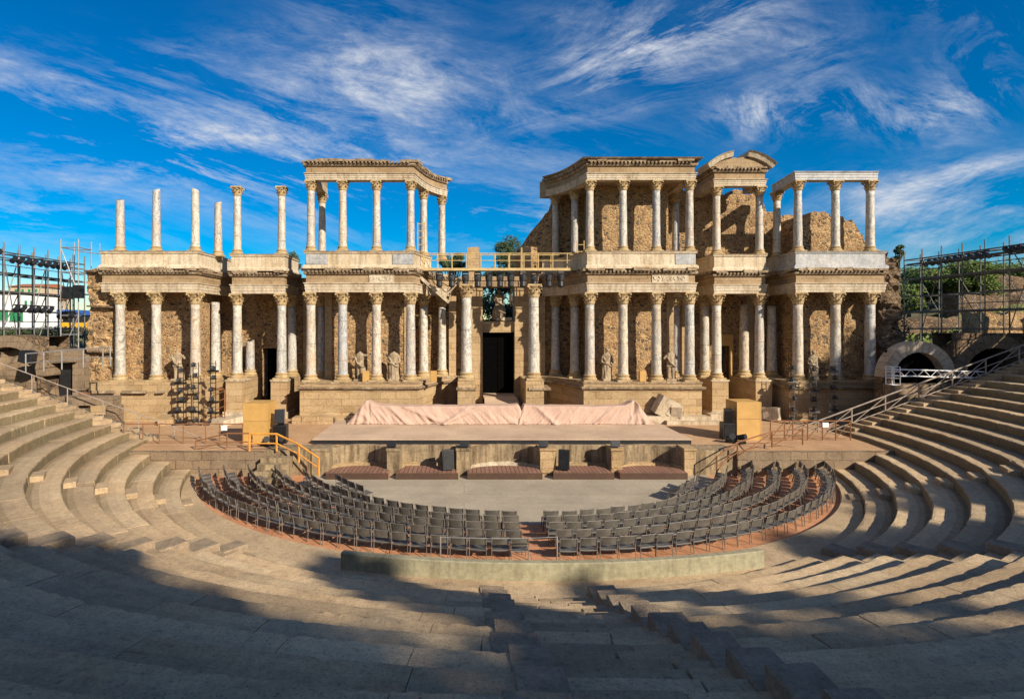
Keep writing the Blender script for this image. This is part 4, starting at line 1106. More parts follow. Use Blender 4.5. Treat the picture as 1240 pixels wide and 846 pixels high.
# ------------------------------------------------------------------ stage platform, cloth
t = thing('stage_platform', 'wide low stage platform with dusty grey boards and black edge', 'stage', (2.0, 30.5, 1.3))
m = MB(); m.box(-8.36, 12.54, 30.45, 37.2, 1.54, 1.59); m.build('deck', 'platform', t)
m = MB(); m.box(-8.34, 12.52, 30.48, 37.18, 1.302, 1.537); m.build('black_skirt', 'black', t)
def cloth(x0, x1, label, hl, hr):
    nu, nv = 220, 34; vs = []
    for i in range(nu+1):
        u = i/nu; x = x0+(x1-x0)*u
        L_t = x1-x0; e = min(u, 1-u)*L_t; hp = hl if u < .5 else hr      # metres from the end
        wd = .9 if hp > .1 else .28
        hgt = 1.15+hp*math.exp(-((e-wd)/.5)**2)-.05*math.sin(math.pi*u)**2+.015*math.sin(x*2.1)
        if e < wd: hgt *= (max(0, e)/wd)**.75
        seam = math.exp(-((x-3.7)/.35)**2)
        for j in range(nv+1):
            v_ = j/nv
            if v_ < .45: s = v_/.45; y = 35.05+.30*s**.8; z = hgt*(s)
            elif v_ < .75: s = (v_-.45)/.3; y = 35.35+.8*s; z = hgt-.05*math.sin(s*3.14)
            else: s = (v_-.75)/.25; y = 36.15+.4*s; z = hgt*(1-s)
            if v_ < .5:
                s = min(1, v_/.45); k = (1-s)**.7
                diag = x*1.9+ (s*2.2 if x < 3.7 else -s*2.2)
                f = noise.noise(Vector((diag*.9, s*.7, 1)))*.22+abs(noise.noise(Vector((diag*2.4, s*1.2, 4))))*.48+abs(noise.noise(Vector((x*6+s*2, s*2, 7))))*.10
                swag = .20*math.sin((x*1.3-s*1.6))*k*.5
                fold2 = .14*math.exp(-(((x-1.0)+(1-s)*2.6-.2)/.22)**2)+.14*math.exp(-(((x-.4)+(1-s)*1.7)/.16)**2)+.14*math.exp(-(((x-4.6)-(1-s)*1.2)/.2)**2)+.12*math.exp(-((x-3.7)/.12)**2)+.13*math.exp(-(((x+4.9)-(1-s)*1.5)/.2)**2)+.13*math.exp(-(((x+3.9)-(1-s)*2.8)/.22)**2)+.13*math.exp(-(((x-9.7)+(1-s)*1.4)/.18)**2)
                y -= (f*.38+swag*.5)*(.25+.75*k)+fold2*1.15*(.4+.6*k); y -= .35*k*seam*.3
                if e < 1.2 and hp > .1: y += noise.noise(Vector((x*4, s, 3)))*.2
            else:
                z += noise.noise(Vector((x*1.5, y*1.5, 0)))*.03
            spread = (1-min(1, e/1.2))*(1-(z/1.5))*.25*(-1 if u < .5 else 1)
            vs.append((x+spread, y, max(1.605, 1.605+z)))
    m = MB(); m.add(vs, [(i*(nv+1)+j, (i+1)*(nv+1)+j, (i+1)*(nv+1)+j+1, i*(nv+1)+j+1) for i in range(nu) for j in range(nv)])
    o = m.build('cloth_cover', 'cloth', origin=(2.3, 35.7, 1.59), smooth=True)
    md = o.modifiers.new('t', 'SOLIDIFY'); md.thickness = .015
    tag(o, label, 'cloth', 'pink cloths over the stage scenery')
cloth(-7.2, 3.72, 'longer pink cloth draped over the left half of the low stage scenery', .32, .03)
cloth(3.60, 11.85, 'shorter pink cloth draped over the right half of the low stage scenery', .03, .34)

# ------------------------------------------------------------------ pulpitum wall with niches
t = thing('stage_front_wall', 'low stained stage front wall with curved niches and small piers', 'wall', (2.0, 29, 0))
npx = [(400, 469, 'c'), (484, 553, 'r'), (570, 654, 'c'), (673, 740, 'r'), (753, 828, 'c')]
YPF = 28.95
m = MB()
edges = [W(378, YPF)]+[W(v_, YPF) for n_ in npx for v_ in n_[:2]]+[W(842, YPF)]
for i in range(0, len(edges), 2):
    x0, x1 = edges[i], edges[i+1]
    m2 = MB(); m2.box(x0, x1, YPF-.1, 30.34, 0, 1.30, .01); m2.box(x0-.04, x1+.04, YPF-.15, 29.9, 1.30, 1.43, .008); m2.box(x0-.05, x1+.05, YPF-.2, YPF+.2, .18, .32, .01) if i in (6, 8) else None
    m2.build('pier', 'pulpitum' if i < 5 else 'ashlar', t)
for x0p, x1p, kd in npx:
    x0, x1 = W(x0p, YPF), W(x1p, YPF); xc = (x0+x1)/2; hw_ = (x1-x0)/2
    if kd == 'c': pts = [(xc-hw_*math.cos(a), YPF+.15+1.15*math.sin(a)) for a in [math.pi*i/16 for i in range(17)]]
    else: pts = [(x0, YPF+.1), (x0+.02, 30.1), (x1-.02, 30.1), (x1, YPF+.1)]
    a = MB(); a.sweep(pts, [(0, 0), (0, 1.31), (-.05, 1.34), (-.24, 1.34), (-.24, 0)], .006); a.build('niche_wall', 'pulpitum', t)
    a = MB(); a.sweep([(p[0], p[1]-.12) for p in pts], [(0.0, .0), (.0, .42), (-.1, .42), (-.1, .0)], .03, .3); a.build('niche_bench', 'white_stone' if x0p in (570,) else 'ashlar', t)
for a_, b_ in ((-10.4, edges[0]), (edges[-1], 14.2)):
    m = MB(); m.box(a_, b_, YPF, 30.35, 0, 1.32); m.build('side_stretch', 'pulpitum', t)
for a_, b_ in ((-21.5, -10.42), (14.22, 26.5)):
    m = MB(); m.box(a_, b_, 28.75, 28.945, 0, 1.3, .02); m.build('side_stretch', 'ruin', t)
m = MB(); m.box(-10.3, 14.1, 30.36, 30.46, .6, 1.294); m.build('rear_fill', 'dirt', t)
for i, (x0p, x1p, kd) in enumerate(npx):
    x0, x1 = W(x0p-4, 28.4), W(x1p+2, 28.4); xc = (x0+x1)/2; hw_ = (x1-x0)/2
    m = MB()
    if kd == 'c': poly = [(x0, 28.1), (x1, 28.1)]+[(xc+hw_*math.cos(a), 28.6+1.05*math.sin(a)) for a in [math.pi*q/12 for q in range(13)]]
    else: poly = [(x0, 28.1), (x1, 28.1), (x1-.35, 29.6), (x0+.35, 29.6)]
    m.prism(poly, .02, .34)
    tag(m.build('wooden_platform', 'slats', origin=(xc, 28.1, 0)), ['brown slatted platform in the curved niche, far left', 'brown slatted platform in the square niche, left of centre', 'widest brown slatted platform in the central curved niche', 'brown slatted platform in the square niche with the right speaker', 'brown rounded platform in the curved niche, far right'][i], 'wooden platform', 'slatted platforms along the stage front')

# ------------------------------------------------------------------ loudspeakers etc
def speaker(label, x, y, z, w_, h, d, tilt=0, rz=0, cat='loudspeaker', name='loudspeaker'):
    t = thing0(name, label, cat, (x, y, z), rz)
    Rm = Matrix.Rotation(tilt, 4, 'X'); Ry = Matrix.Rotation(0, 4, 'Y')
    m = MB(); c = Vector((0, 0, h/2)); vs = []
    for zz in (0, h):
        for xx, yy in ((-w_/2, -d/2), (w_/2, -d/2), (w_/2*.75, d/2), (-w_/2*.75, d/2)): vs.append(Rm @ Vector((xx, yy, zz)))
    lift = -min(v_.z for v_ in vs)
    vs = [(a.x, a.y, a.z+lift) for a in vs]
    m.add(vs, [(0, 3, 2, 1), (4, 5, 6, 7), (0, 1, 5, 4), (1, 2, 6, 5), (2, 3, 7, 6), (3, 0, 4, 7)]); m.build('cabinet', 'black', t)
    m = MB(); p = Rm @ Vector((0, -d/2-.01, h/2)); m.obox((p.x, p.y, p.z+lift), (w_*.88, .02, h*.9), Rm); m.build('grille', 'blackmetal', t)
    return t
speaker('black loudspeaker leaning in the niche left of the centre', W(542, 28.6), 28.75, .34, .58, 1.0, .5, -.15, .25)
speaker('black loudspeaker tilted in the niche right of the centre', W(684, 28.6), 28.75, .34, .58, 1.0, .5, -.15, -.3)
for x_, lb in ((474, 'leftmost'), (562, 'second from left'), (658, 'third from left'), (745, 'rightmost')):
    speaker('small black stage monitor on the front wall pier, %s' % lb, W(x_, 28.9), 28.98, 1.43, .5, .32, .3, -.3)
speaker('large black loudspeaker on the ground beside the left ochre box', W(341, 31), 31.0, 1.3, .75, 1.0, .7)
speaker('black loudspeaker tilted on top of the large left one', W(339, 31), 31.0, 2.31, .55, .75, .5, -.25, .2)
speaker('large black loudspeaker on the ground beside the right ochre box', W(880, 32), 32.0, 1.3, .7, .95, .7)
speaker('black loudspeaker tilted on top of the large right one', W(881, 32), 32.0, 2.26, .5, .72, .5, .2, -.2)
def ochre_box(label, x0, x1, y0, y1, z1):
    t = thing('plywood_box', label, 'box', ((x0+x1)/2, y0, 1.3))
    m = MB(); m.box(x0, x1, y0, y1, 1.302, z1); m.build('panel', 'gold', t)
    m = MB()
    for x in (x0+.01, x1-.01): m.box(x-.03, x+.03, y0-.012, y0-.003, 1.31, z1-.02)
    m.build('edge_trim', 'gold', t)
    m = MB(); zm = 1.3+(z1-1.3)*.55; m.box(x0+.04, x1-.04, y0-.006, y0-.002, zm, zm+.02); m.box(x0-.006, x0-.002, y0+.05, y1-.05, zm, zm+.02); m.box(x1+.002, x1+.006, y0+.05, y1-.05, zm, zm+.02); m.build('panel_seam', 'rust', t)
ochre_box('tall ochre plywood box on the left side of the stage', -12.25, -10.9, 30.7, 32.2, 3.52)
ochre_box('tall ochre plywood box on the right side of the stage', 15.6, 16.95, 31.6, 33.0, 3.48)
def floor_light(label, x, y, z=1.3, rz=0):
    t = thing0('floor_spotlight', label, 'stage light', (x, y, z), rz)
    m = MB(); m.box(-.28, .28, -.18, .18, 0, .14); m.build('base', 'blackmetal', t)
    m = MB(); m.tube((-.2, 0, .12), (-.2, 0, .38), .03); m.tube((.2, 0, .12), (.2, 0, .38), .03); m.build('yoke', 'blackmetal', t)
    m = MB(); m.tube((-.05, .25, .28), (.1, -.3, .42), .13, 12, .17); m.build('lamp_head', 'black', t)
    return t
floor_light('black spotlight lying on the stage edge before the left ochre box', W(322, 30), 30.1)
floor_light('second black spotlight on the stage edge, right of the first, before the left speakers', W(335, 30), 30.1, rz=.7)
floor_light('black spotlight on the ground before the right speakers', W(886, 30.8), 30.9, rz=-.5)
floor_light('black spotlight on the ground between right speakers and ochre box', W(897, 30.6), 30.7, rz=.4)

# light towers ---------------------------------------------------------
def light_tower(label, x, y, h, seed, mat='blackmetal'):
    rr = random.Random(seed); t = thing0('light_tower', label, 'light tower', (x, y, 1.3), rr.uniform(-.3, .3), 'ladder-like light towers on the stage')
    m = MB()
    for s in (-.17, .17): m.tube((s, 0, 0), (s, 0, h), .028)
    z = .2
    while z < h: m.tube((-.17, 0, z), (.17, 0, z), .02); z += .32
    m.tube((-.5, -.3, .03), (.5, .3, .03), .035); m.tube((.5, -.3, .03), (-.5, .3, .03), .035); m.build('ladder_frame', mat, t)
    z = .35
    while z < h-.1:
        m = MB(); o = rr.uniform(-.1, .1)
        m.lathe([(.09, -.13), (.14, -.02), (.14, .08), (.08, .13)], 10, (o, -.16, z)); m.box(o-.15, o+.15, -.28, -.02, z-.15, z-.09)
        l = m.build('lamp', 'black', t)
        a = MB(); a.tube((o-.02, -.29, z+.02), (o-.02, -.35, z+.01), .09, 12); a.build('lens', 'lens', l)
        if rr.random() < .3:
            m = MB(); m.tube((-.38, 0, z-.2), (.38, 0, z-.2), .03); m.box(-.34, .34, -.14, .1, z-.3, z-.18); m.build('crossbar', mat, t)
        z += rr.uniform(.6, .78)
for x_, h, lb in ((219, 3.85, 'leftmost tower, before the torso statue'), (237, 3.9, 'middle tower, before a grey marble column'), (258, 4.0, 'third tower from the left')):
    light_tower('black ladder-shaped light tower on the left stage, '+lb, W(x_, 36.6), 36.6, h*1.06, x_)
for x_, h, lb in ((959, 3.8, 'leftmost of the right group'), (985, 4.0, 'middle one below the robed statue'), (1008, 3.8, 'rightmost before the shaded wall')):
    light_tower('dark light tower on the right stage, '+lb, W(x_, 37), 37.0, h*1.04, x_, 'darksteel')
m = MB()
for s in (0, .9): m.tube((W(248, 36)+s, 36.9, 1.3), (W(248, 36)+s, 36.9, 3.6), .04)
for k in range(4): m.tube((W(248, 36), 36.9, 1.6+k*.5), (W(248, 36)+.9, 36.9, 2.0+k*.5), .03)
m.box(W(246, 36), W(262, 36), 36.7, 37.1, 3.55, 3.68)
tag(m.build('rusty_frame', 'rust', origin=(W(250, 36), 36.9, 1.3)), 'rusty trestle frame between the middle and third left light towers', 'frame')

# ------------------------------------------------------------------ walkway over the doorway, with spotlights
t = thing('steel_walkway', 'ochre painted steel walkway with railing spanning over the central doorway', 'walkway', (2.7, 39.4, 11.9))
m = MB(); m.box(-2.9, 8.3, 39.1, 40.0, 11.78, 11.88); m.build('deck', 'darksteel', t)
m = MB(); m.box(-2.9, 8.3, 39.04, 39.1, 11.74, 11.92); m.tube((-2.9, 39.1, 12.95), (8.3, 39.1, 12.95), .035); m.tube((-2.9, 39.1, 12.45), (8.3, 39.1, 12.45), .025)
m.tube((-2.9, 39.95, 12.95), (8.3, 39.95, 12.95), .03)
m.build('handrail', 'yellowrail', t)
m = MB()
for i in range(12): x = -2.9+11.2*i/11; m.tube((x, 39.1, 11.8), (x, 39.1, 12.97), .035); m.tube((x, 39.95, 11.8), (x, 39.95, 12.95), .03)
m.build('railing_post', 'yellowrail', t)
m = MB(); m.tube((-2.9, 38.95, 11.68), (8.3, 38.95, 11.68), .04); m.build('lighting_bar', 'blackmetal', t)
sx = [532, 547, 563.5, 578.5, 592, 605.5, 618.5, 633, 647, 664.5, 679]
sp0 = None
for i, x_ in enumerate(sx):
    if sp0 is None:
        sp0 = thing0('hanging_spotlight', 'x', 'spotlight', (0, 0, 0), 0, 'spotlights hanging under the walkway')
        m = MB(); m.box(-.17, .17, -.06, .06, -.12, .02); m.tube((-.17, 0, -.1), (-.17, 0, -.45), .03); m.tube((.17, 0, -.1), (.17, 0, -.45), .03); m.build('yoke', 'blackmetal', sp0)
        m = MB(); m.lathe([(.08, -1.0), (.17, -.9), (.15, -.62), (.19, -.55), (.2, -.25), (.12, -.18)], 14); b_ = m.build('lamp_head', 'black', sp0)
        m = MB(); m.tube((0, -.14, -.4), (0, -.22, -.45), .12, 12); m.build('lens', 'lens', b_)
        o = sp0
    else: o = copy_tree(sp0)
    o.scale = (1.3, 1.3, 1.15); o.location = (W(x_, 38.95), 38.95, 11.68); o.rotation_euler = (0, 0, rnd.uniform(-.5, .5))
    o['label'] = 'black spotlight hanging under the ochre walkway, %s from the left' % ordn(i+1)
# access stairs / ladders at both ends
for x_, lb, Yl, z0, z1 in ((510, 'left', 40.0, 11.9, 15.3), (703, 'right', 40.0, 11.9, 14.0)):
    xx = W(x_, Yl)
    m = MB()
    for s in (-.25, .25): m.tube((xx+s, Yl, z0), (xx+s, Yl, z1), .035)
    z = z0+.3
    while z < z1: m.tube((xx-.25, Yl, z), (xx+.25, Yl, z), .03); z += .5
    tag(m.build('ladder', 'yellowrail', origin=(xx, Yl, z0)), 'ochre steel ladder frame at the %s end of the walkway' % lb, 'ladder')

# ------------------------------------------------------------------ rails
def railing(name, label, pts, h=1.0, mat='rail', brace=True, r=.028, mid=(.5,), cat='railing', post_every=1):
    t = thing(name, label, cat, pts[0])
    P = [Vector(p) for p in pts]
    a = MB(); a.path([p+Vector((0, 0, h)) for p in P], r)
    a.build('top_rail', mat, t)
    for q in P[::post_every]:
        b = MB(); b.tube(q, q+Vector((0, 0, h)), r); b.build('post', mat, t)
    c = MB()
    for mm in mid: c.path([p+Vector((0, 0, h*mm)) for p in P], r*.7)
    if brace:
        for p, q in zip(P, P[1:]): c.tube(p+Vector((0, 0, .1)), q+Vector((0, 0, h-.05)), r*.6); 
    c.build('lower_rail', mat, t)
    return t
pts = []
for k in range(0, NT+1, 2): rr_ = R1+TR*k; pts.append((CX+rr_, 34.0, RI*(k+.5)))
railing('stair_railing', 'long grey metal railing climbing beside the right end of the tiers', pts, 1.05, 'rail', True, .045, (.15, .55))
pts = []
for k in range(0, NT+1, 2): rr_ = R1+TR*k; pts.append((CX-rr_, 32.0, RI*(k+.5)))
railing('stair_railing', 'long brown metal railing climbing beside the left end of the tiers', pts, 1.0, 'rail', False, .03, (.0+.06,))
railing('metal_barrier', 'brown metal barrier along the left stage edge behind the tiers', [(W(x_, 30.6), 30.6, 1.3) for x_ in (150, 173, 193, 222, 249, 266, 294)], 1.1, 'rust', False, .03, (.12,))
railing('metal_barrier', 'rusty metal barrier with braces on the right stage edge', [(W(x_, 31.6), 31.6, 1.3) for x_ in (933, 950, 960, 978, 996, 1012, 1030)], 1.1, 'rust', True, .035, (.12,))
railing('orange_railing', 'bright orange railing sloping down from the left stage corner', [(W(302, 28.8), 28.8, 1.3), (W(335, 28.8), 28.8, 1.3), (W(362, 28.3), 28.3, .85), (W(386, 27.9), 27.9, .25)], .9, 'orange', False, .055, (.45,))
railing('brown_railing', 'brown handrail crossing in front of the left barrier', [(W(237, 29.2), 29.2, 1.0), (W(275, 29.2), 29.2, 1.4), (W(305, 29.2), 29.2, 1.4)], .75, 'rust', False, .04, (.4,))
railing('brown_railing', 'weathered brown handrail sloping down at the right stage corner', [(W(868, 28.0), 28.0, .35), (W(893, 28.6), 28.6, .95), (W(935, 29.2), 29.2, 1.4), (W(972, 29.4), 29.4, 1.5)], .85, 'rust', True, .04, (.4,))
def sign(label, x, y, z, w_, h):
    m = MB(); m.box(x-w_/2, x+w_/2, y-.012, y+.012, z, z+h, .002); tag(m.build('notice', 'white', origin=(x, y, z)), label, 'sign')
sign('small blank white notice on the left metal barrier', W(272, 30.6), 30.55, 2.05, .32, .26)
sign('small blank white notice on the right rusty barrier', W(999, 31.6), 31.55, 2.05, .34, .26)
railing('upper_railing', 'grey metal railing on the platform above the left passage', [(W(x_, 34), 34.2, 5.0+(x_-40)*.004) for x_ in (28, 50, 72, 98, 122, 131)], 1.15, 'steel', False, .04, (.5,))

# ------------------------------------------------------------------ side ruins
def arch_wall(name, label, xc, Y, zs, ri, ro, x0, x1, ztop, z0, depth=2.0, ringmat='white_stone', wallmat='ruin', voids=True):
    t = thing(name, label, 'stone arch', (xc, Y, z0))
    n = 24
    # voussoir ring
    for i in range(0, 15):
        m = MB(); a0 = math.pi*i/15+.006; a1 = math.pi*(i+1)/15-.006; pro = .12+rnd.uniform(-.02, .02); vs = []
        for y in (Y-pro, Y+depth):
            for a, r in ((a0, ri), (a1, ri), (a1, ro), (a0, ro)): vs.append((xc+r*math.cos(a), y, zs+r*math.sin(a)))
        m.add(vs, [(0, 1, 2, 3), (7, 6, 5, 4), (0, 4, 5, 1), (1, 5, 6, 2), (2, 6, 7, 3), (3, 7, 4, 0)]); m.build('voussoir', ringmat, t)
    # wall around
    m = MB(); vs = []; fs = []
    pts = [(xc+ro*1.001*math.cos(math.pi*i/n), zs+ro*1.001*math.sin(math.pi*i/n)) for i in range(n+1)]
    for i in range(n if ztop > zs+1 else 0):
        (xa, za), (xb, zb) = pts[i], pts[i+1]
        zt = max(ztop, zs+ro+.05)
        m.add([(xa, Y, za), (xb, Y, zb), (xb, Y, max(zb+.01, ztop)), (xa, Y, max(za+.01, ztop)), (xa, Y+depth, za), (xb, Y+depth, zb), (xb, Y+depth, max(zb+.01, ztop)), (xa, Y+depth, max(za+.01, ztop))], [(0, 1, 2, 3), (7, 6, 5, 4), (3, 2, 6, 7)])
    if ztop > zs+1: m.build('wall', wallmat, t)
    for (a_, b_) in ((x0, xc-ri), (xc+ri, x1)):
        m = MB(); m.box(a_, b_, Y, Y+depth-.01, z0, zs, .02)
        oa, ob_ = (x0, xc-ro) if b_ < xc else (xc+ro, x1)
        if ob_-oa > .05: m.box(oa, ob_, Y, Y+depth-.01, zs, ztop, .01)
        m.build('wall', wallmat, t)
    m = MB(); m.box(xc-ri-.1, xc+ri+.1, Y+depth-.2, Y+depth-.1, z0, zs+ri+.1); m.build('arch_shade_sheet', 'dark', t)  # black sheet paints the shade inside the arch opening
    return t
YA = 35.4
arch_wall('stone_arch', 'round arch of pale voussoirs right of the stage building', W(1112, YA), YA, 4.55, 1.6, 2.3, W(1112, YA)-2.3, W(1148, YA), 4.9, .5, .7, 'arch', 'rubble_dark')
arch_wall('stone_arch', 'darker wide stone arch at the far right behind the railing', W(1203, YA+1), YA+1, 4.5, 1.9, 2.75, W(1158, YA+1), W(1300, YA+1), 7.35, .5, 1.5, 'ruin', 'rubble_dark')
arch_wall('stone_arch', 'weathered grey stone arch over the far left passage', W(10, 38), 38, 4.4, 2.0, 2.8, -38, W(52, 38), 7.1, .5, 2.0, 'ruin', 'rubble_dark')
m = MB(); n = 18
x0, x1 = W(60, 38), W(106, 39)
m.box(-27.3, -26.2, 38.6, 40.4, .5, 5.9, .06); m.box(-29.2, -27.0, 38.3, 40.3, 5.3, 6.2, .08)
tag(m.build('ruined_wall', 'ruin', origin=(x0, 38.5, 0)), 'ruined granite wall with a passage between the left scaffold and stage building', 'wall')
m = MB(); m.box(-28.6, -27.4, 39.1, 39.2, 1.5, 5.6); tag(m.build('dark_curtain', 'black', origin=(-28, 39.15, 1.5)), 'dark curtain hanging in the left passage opening', 'curtain')
LEFT_RUIN = True
speaker('black loudspeaker tilted above the left arch', W(33, 36.6), 36.6, 5.3, .9, .8, .6, -.3)
m = MB()
m.box(W(68, 32.8), W(138, 32.8), 32.6, 33.6, 3.1, 3.62, .05); m.box(W(128, 32.8), W(142, 32.8), 32.7, 33.4, .8, 3.1, .05)
tag(m.build('stone_lintel', 'ruin', origin=(W(100, 32.8), 33, .8)), 'long rough stone beam on a pillar beside the left tiers', 'stone beam')
m = MB(); m.box(W(93, 34), W(104, 34), 34.2, 34.4, 2.4, 3.7, .02); tag(m.build('timber_board', 'rust', origin=(W(98, 34), 34.3, 2.4)), 'reddish board leaning below the left railing platform', 'board')
# lower wall in front of the right arches
m = MB(); m.box(26.7, 45, 34.75, 35.25, .4, 4.15, .04); m.box(27.2, 32.5, 34.4, 34.75, .4, 3.5, .04)
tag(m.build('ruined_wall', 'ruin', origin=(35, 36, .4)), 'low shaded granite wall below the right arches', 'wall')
# white truss
t = thing('lighting_truss', 'white aluminium box truss lying level before the right arch', 'truss', (W(1080, 34.3), 34.3, 4.6))
m = MB(); xa, xb = W(1078, 34.2), W(1190, 34.2)
for dy in (0, .35):
    for dz in (0, .4): m.tube((xa, 34.1+dy, 4.75+dz), (xb, 34.1+dy, 4.75+dz-.15), .03)
k = 0; x = xa
while x < xb-.4:
    z_ = -.15*(x-xa)/(xb-xa); m.tube((x, 34.1, 4.75+z_+(.4 if k % 2 else 0)), (x+.4, 34.1, 4.75+z_+(0 if k % 2 else .4)), .018); x += .4; k += 1
m.build('truss_beam', 'white', t)
m = MB()
for dx in (0, .5):
    for dy in (0, .5): m.tube((xa+dx, 34.05+dy, 4.2), (xa+dx, 34.05+dy, 5.3), .03)
for z in (4.2, 4.6, 5.0, 5.3): m.path([(xa, 34.05, z), (xa+.5, 34.05, z), (xa+.5, 34.5, z), (xa, 34.5, z), (xa, 34.05, z)], .02)
m.build('corner_block', 'white', t)

# scaffolds -------------------------------------------------------------
def scaffold(label, P0, P1, n, zs, z0f, mat, depth=1.2, extra=None, side=1):
    t = thing('scaffold', label, 'scaffolding', (P0[0], P0[1], z0f(0)))
    A = Vector((P0[0], P0[1], 0)); Bv = Vector((P1[0], P1[1], 0)); off = Vector((side*depth, 0, 0))
    for i in range(n+1):
        p = A.lerp(Bv, i/n)
        m = MB(); m.tube((p.x, p.y, z0f(i/n)), (p.x, p.y, zs[-1]+.7), .05); m.tube((p.x+off.x, p.y, z0f(i/n)), (p.x+off.x, p.y, zs[-1]+.5), .05)
        for z in zs: m.tube((p.x, p.y, z), (p.x+off.x, p.y, z), .035)
        m.build('upright', mat, t)
    for q, z in enumerate(zs):
        m = MB()
        if q in (0, 4): m.obox(((A.x+Bv.x)/2+off.x/2, (A.y+Bv.y)/2, z+.09), (abs(off.x)*.8, abs(A.y-Bv.y), .05), Matrix.Rotation(math.atan2(-(Bv.x-A.x), Bv.y-A.y), 4, 'Z'))
        for o in (Vector(), off): m.tube(A+o+Vector((0, 0, z)), Bv+o+Vector((0, 0, z)), .045)
        if q in (1, 3): 
            aa = A+Vector((0, 0, z+.06)); bb = Bv+Vector((0, 0, z+.06)); m.add([aa, bb, bb+off, aa+off, aa+Vector((0, 0, .05)), bb+Vector((0, 0, .05)), bb+off+Vector((0, 0, .05)), aa+off+Vector((0, 0, .05))], [(0, 1, 2, 3), (4, 5, 6, 7), (0, 1, 5, 4), (3, 2, 6, 7)])
        m.build('ledger', mat, t)
    m = MB()
    for i in range(0, n, 2):
        p = A.lerp(Bv, i/n); q = A.lerp(Bv, (i+1)/n)
        if i % 4 == 0: m.tube((p.x, p.y, zs[0]), (q.x, q.y, zs[2]), .035)
        else: m.tube((q.x, q.y, zs[0]), (p.x, p.y, zs[-2]), .035)
        m.tube((p.x, p.y, zs[2]), (q.x, q.y, zs[-1]), .035)
    m.build('diagonal_brace', 'darksteel', t)
    for i in range(1, n, 2):
        p = A.lerp(Bv, i/n); q = A.lerp(Bv, (i+1)/n)
        m = MB(); m.tube((p.x+off.x, p.y, zs[1]), (q.x+off.x, q.y, zs[3]), .03); m.build('diagonal_brace', mat, t)
    for z in (zs[1]+.55, zs[-2]-.5): m = MB(); m.tube((A.x, A.y, z), (Bv.x, Bv.y, z), .03); m.build('guard_rail', mat, t)
    return t
scaffold('tall steel scaffolding carrying stage lights on the right side', (37.0, 25.5), (35.4, 44.5), 12, [7.6, 8.9, 10.2, 11.5, 12.7, 13.1], lambda t_: 6.6, 'darksteel', 1.3)
scaffold('tall steel scaffolding carrying stage lights on the left side', (-32.2, 36.0), (-31.9, 46.5), 8, [6.0, 7.6, 8.9, 10.2, 11.5, 12.6, 13.0], lambda t_: 5.4, 'darksteel', 1.2, side=-1)
t = thing('scaffold_tower', 'slim tall scaffold tower beside the left end of the stage building', 'scaffolding', (-28.5, 41, 5.4))
for x in (-29.6, -28.3):
    for y in (40.6, 42.0):
        m = MB(); m.tube((x, y, 5.0), (x, y, 14.2), .045); m.build('upright', 'steel', t)
m = MB()
for z in (5.6, 7.2, 8.6, 10.2, 11.8, 13.6): m.path([(-29.6, 40.6, z), (-28.3, 40.6, z), (-28.3, 42, z), (-29.6, 42, z), (-29.6, 40.6, z)], .04)
m.tube((-29.6, 40.6, 5.6), (-28.3, 40.6, 8.6), .035); m.tube((-28.3, 40.6, 10.2), (-29.6, 40.6, 13.6), .035)
for z in (12.0, 13.3): m.tube((-28.3, 40.6, z), (-25.6, 40.9, z-.3), .035)
m.tube((-26.8, 40.7, 11.6), (-26.8, 40.7, 13.9), .035)
m.build('ledger', 'steel', t)
# clusters of stage lights on the scaffolds
def lampbar(i, label, A, Bp, z, n, grp):
    t = thing('lamp_row', label, 'stage lights', (A[0], A[1], z), 0, grp)
    m = MB(); m.tube((A[0], A[1], z), (Bp[0], Bp[1], z), .04); m.build('lighting_bar', 'blackmetal', t)
    for k in range(n):
        f = (k+.5)/n; x = A[0]+(Bp[0]-A[0])*f; y = A[1]+(Bp[1]-A[1])*f
        m = MB(); m.tube((x, y+.15, z-.1), (x+rnd.uniform(-.1, .1), y-.3, z-.42), .13, 8, .18); m.box(x-.08, x+.08, y-.05, y+.05, z-.2, z+.05); m.build('lamp', 'black', t)
lampbar(0, 'row of black lamps on the top rail of the left scaffold', (-31.3, 38.2), (-31.0, 43.5), 12.7, 9, 'lamp rows on the scaffolds')
lampbar(1, 'short row of black lamps at the far left of the left scaffold', (-31.5, 36.4), (-31.4, 37.6), 13.0, 3, 'lamp rows on the scaffolds')
lampbar(2, 'row of black lamps halfway up the left scaffold', (-31.3, 38.4), (-31.1, 42.0), 9.3, 6, 'lamp rows on the scaffolds')
lampbar(3, 'row of black lamps beside the slim left scaffold tower', (-31.0, 42.5), (-28.4, 40.4), 8.9, 4, 'lamp rows on the scaffolds')
lampbar(4, 'long row of black lamps on the top rail of the right scaffold', (35.9, 37.8), (36.0, 43.6), 13.0, 10, 'lamp rows on the scaffolds')
lampbar(5, 'row of black lamps at the far right end of the right scaffold', (35.9, 32.6), (36.0, 37.0), 13.1, 9, 'lamp rows on the scaffolds')
for x_, z, lb in ((84, 10.4, 'left'), (97, 10.5, 'right')):
    speaker('black box lamp hanging in the slim left scaffold tower, %s one' % lb, W(x_, 40.5), 40.4, z-.6, .6, .9, .5, 0, 0)
# dark panel added out of view by the right scaffold to shade the stage end
t = thing('shade_screen', 'tall dark shade screen added beyond the picture edge by the right scaffold', 'screen', (37.5, 29, 6.6))
m = MB(); m.box(38.35, 38.45, 26, 29.5, 7, 12.4); m.build('panel', 'black', t)
m = MB(); m.path([(38.4, 26, 7), (38.4, 29.5, 7), (38.4, 29.5, 12.4), (38.4, 26, 12.4), (38.4, 26, 7)], .05); m.build('frame', 'darksteel', t)

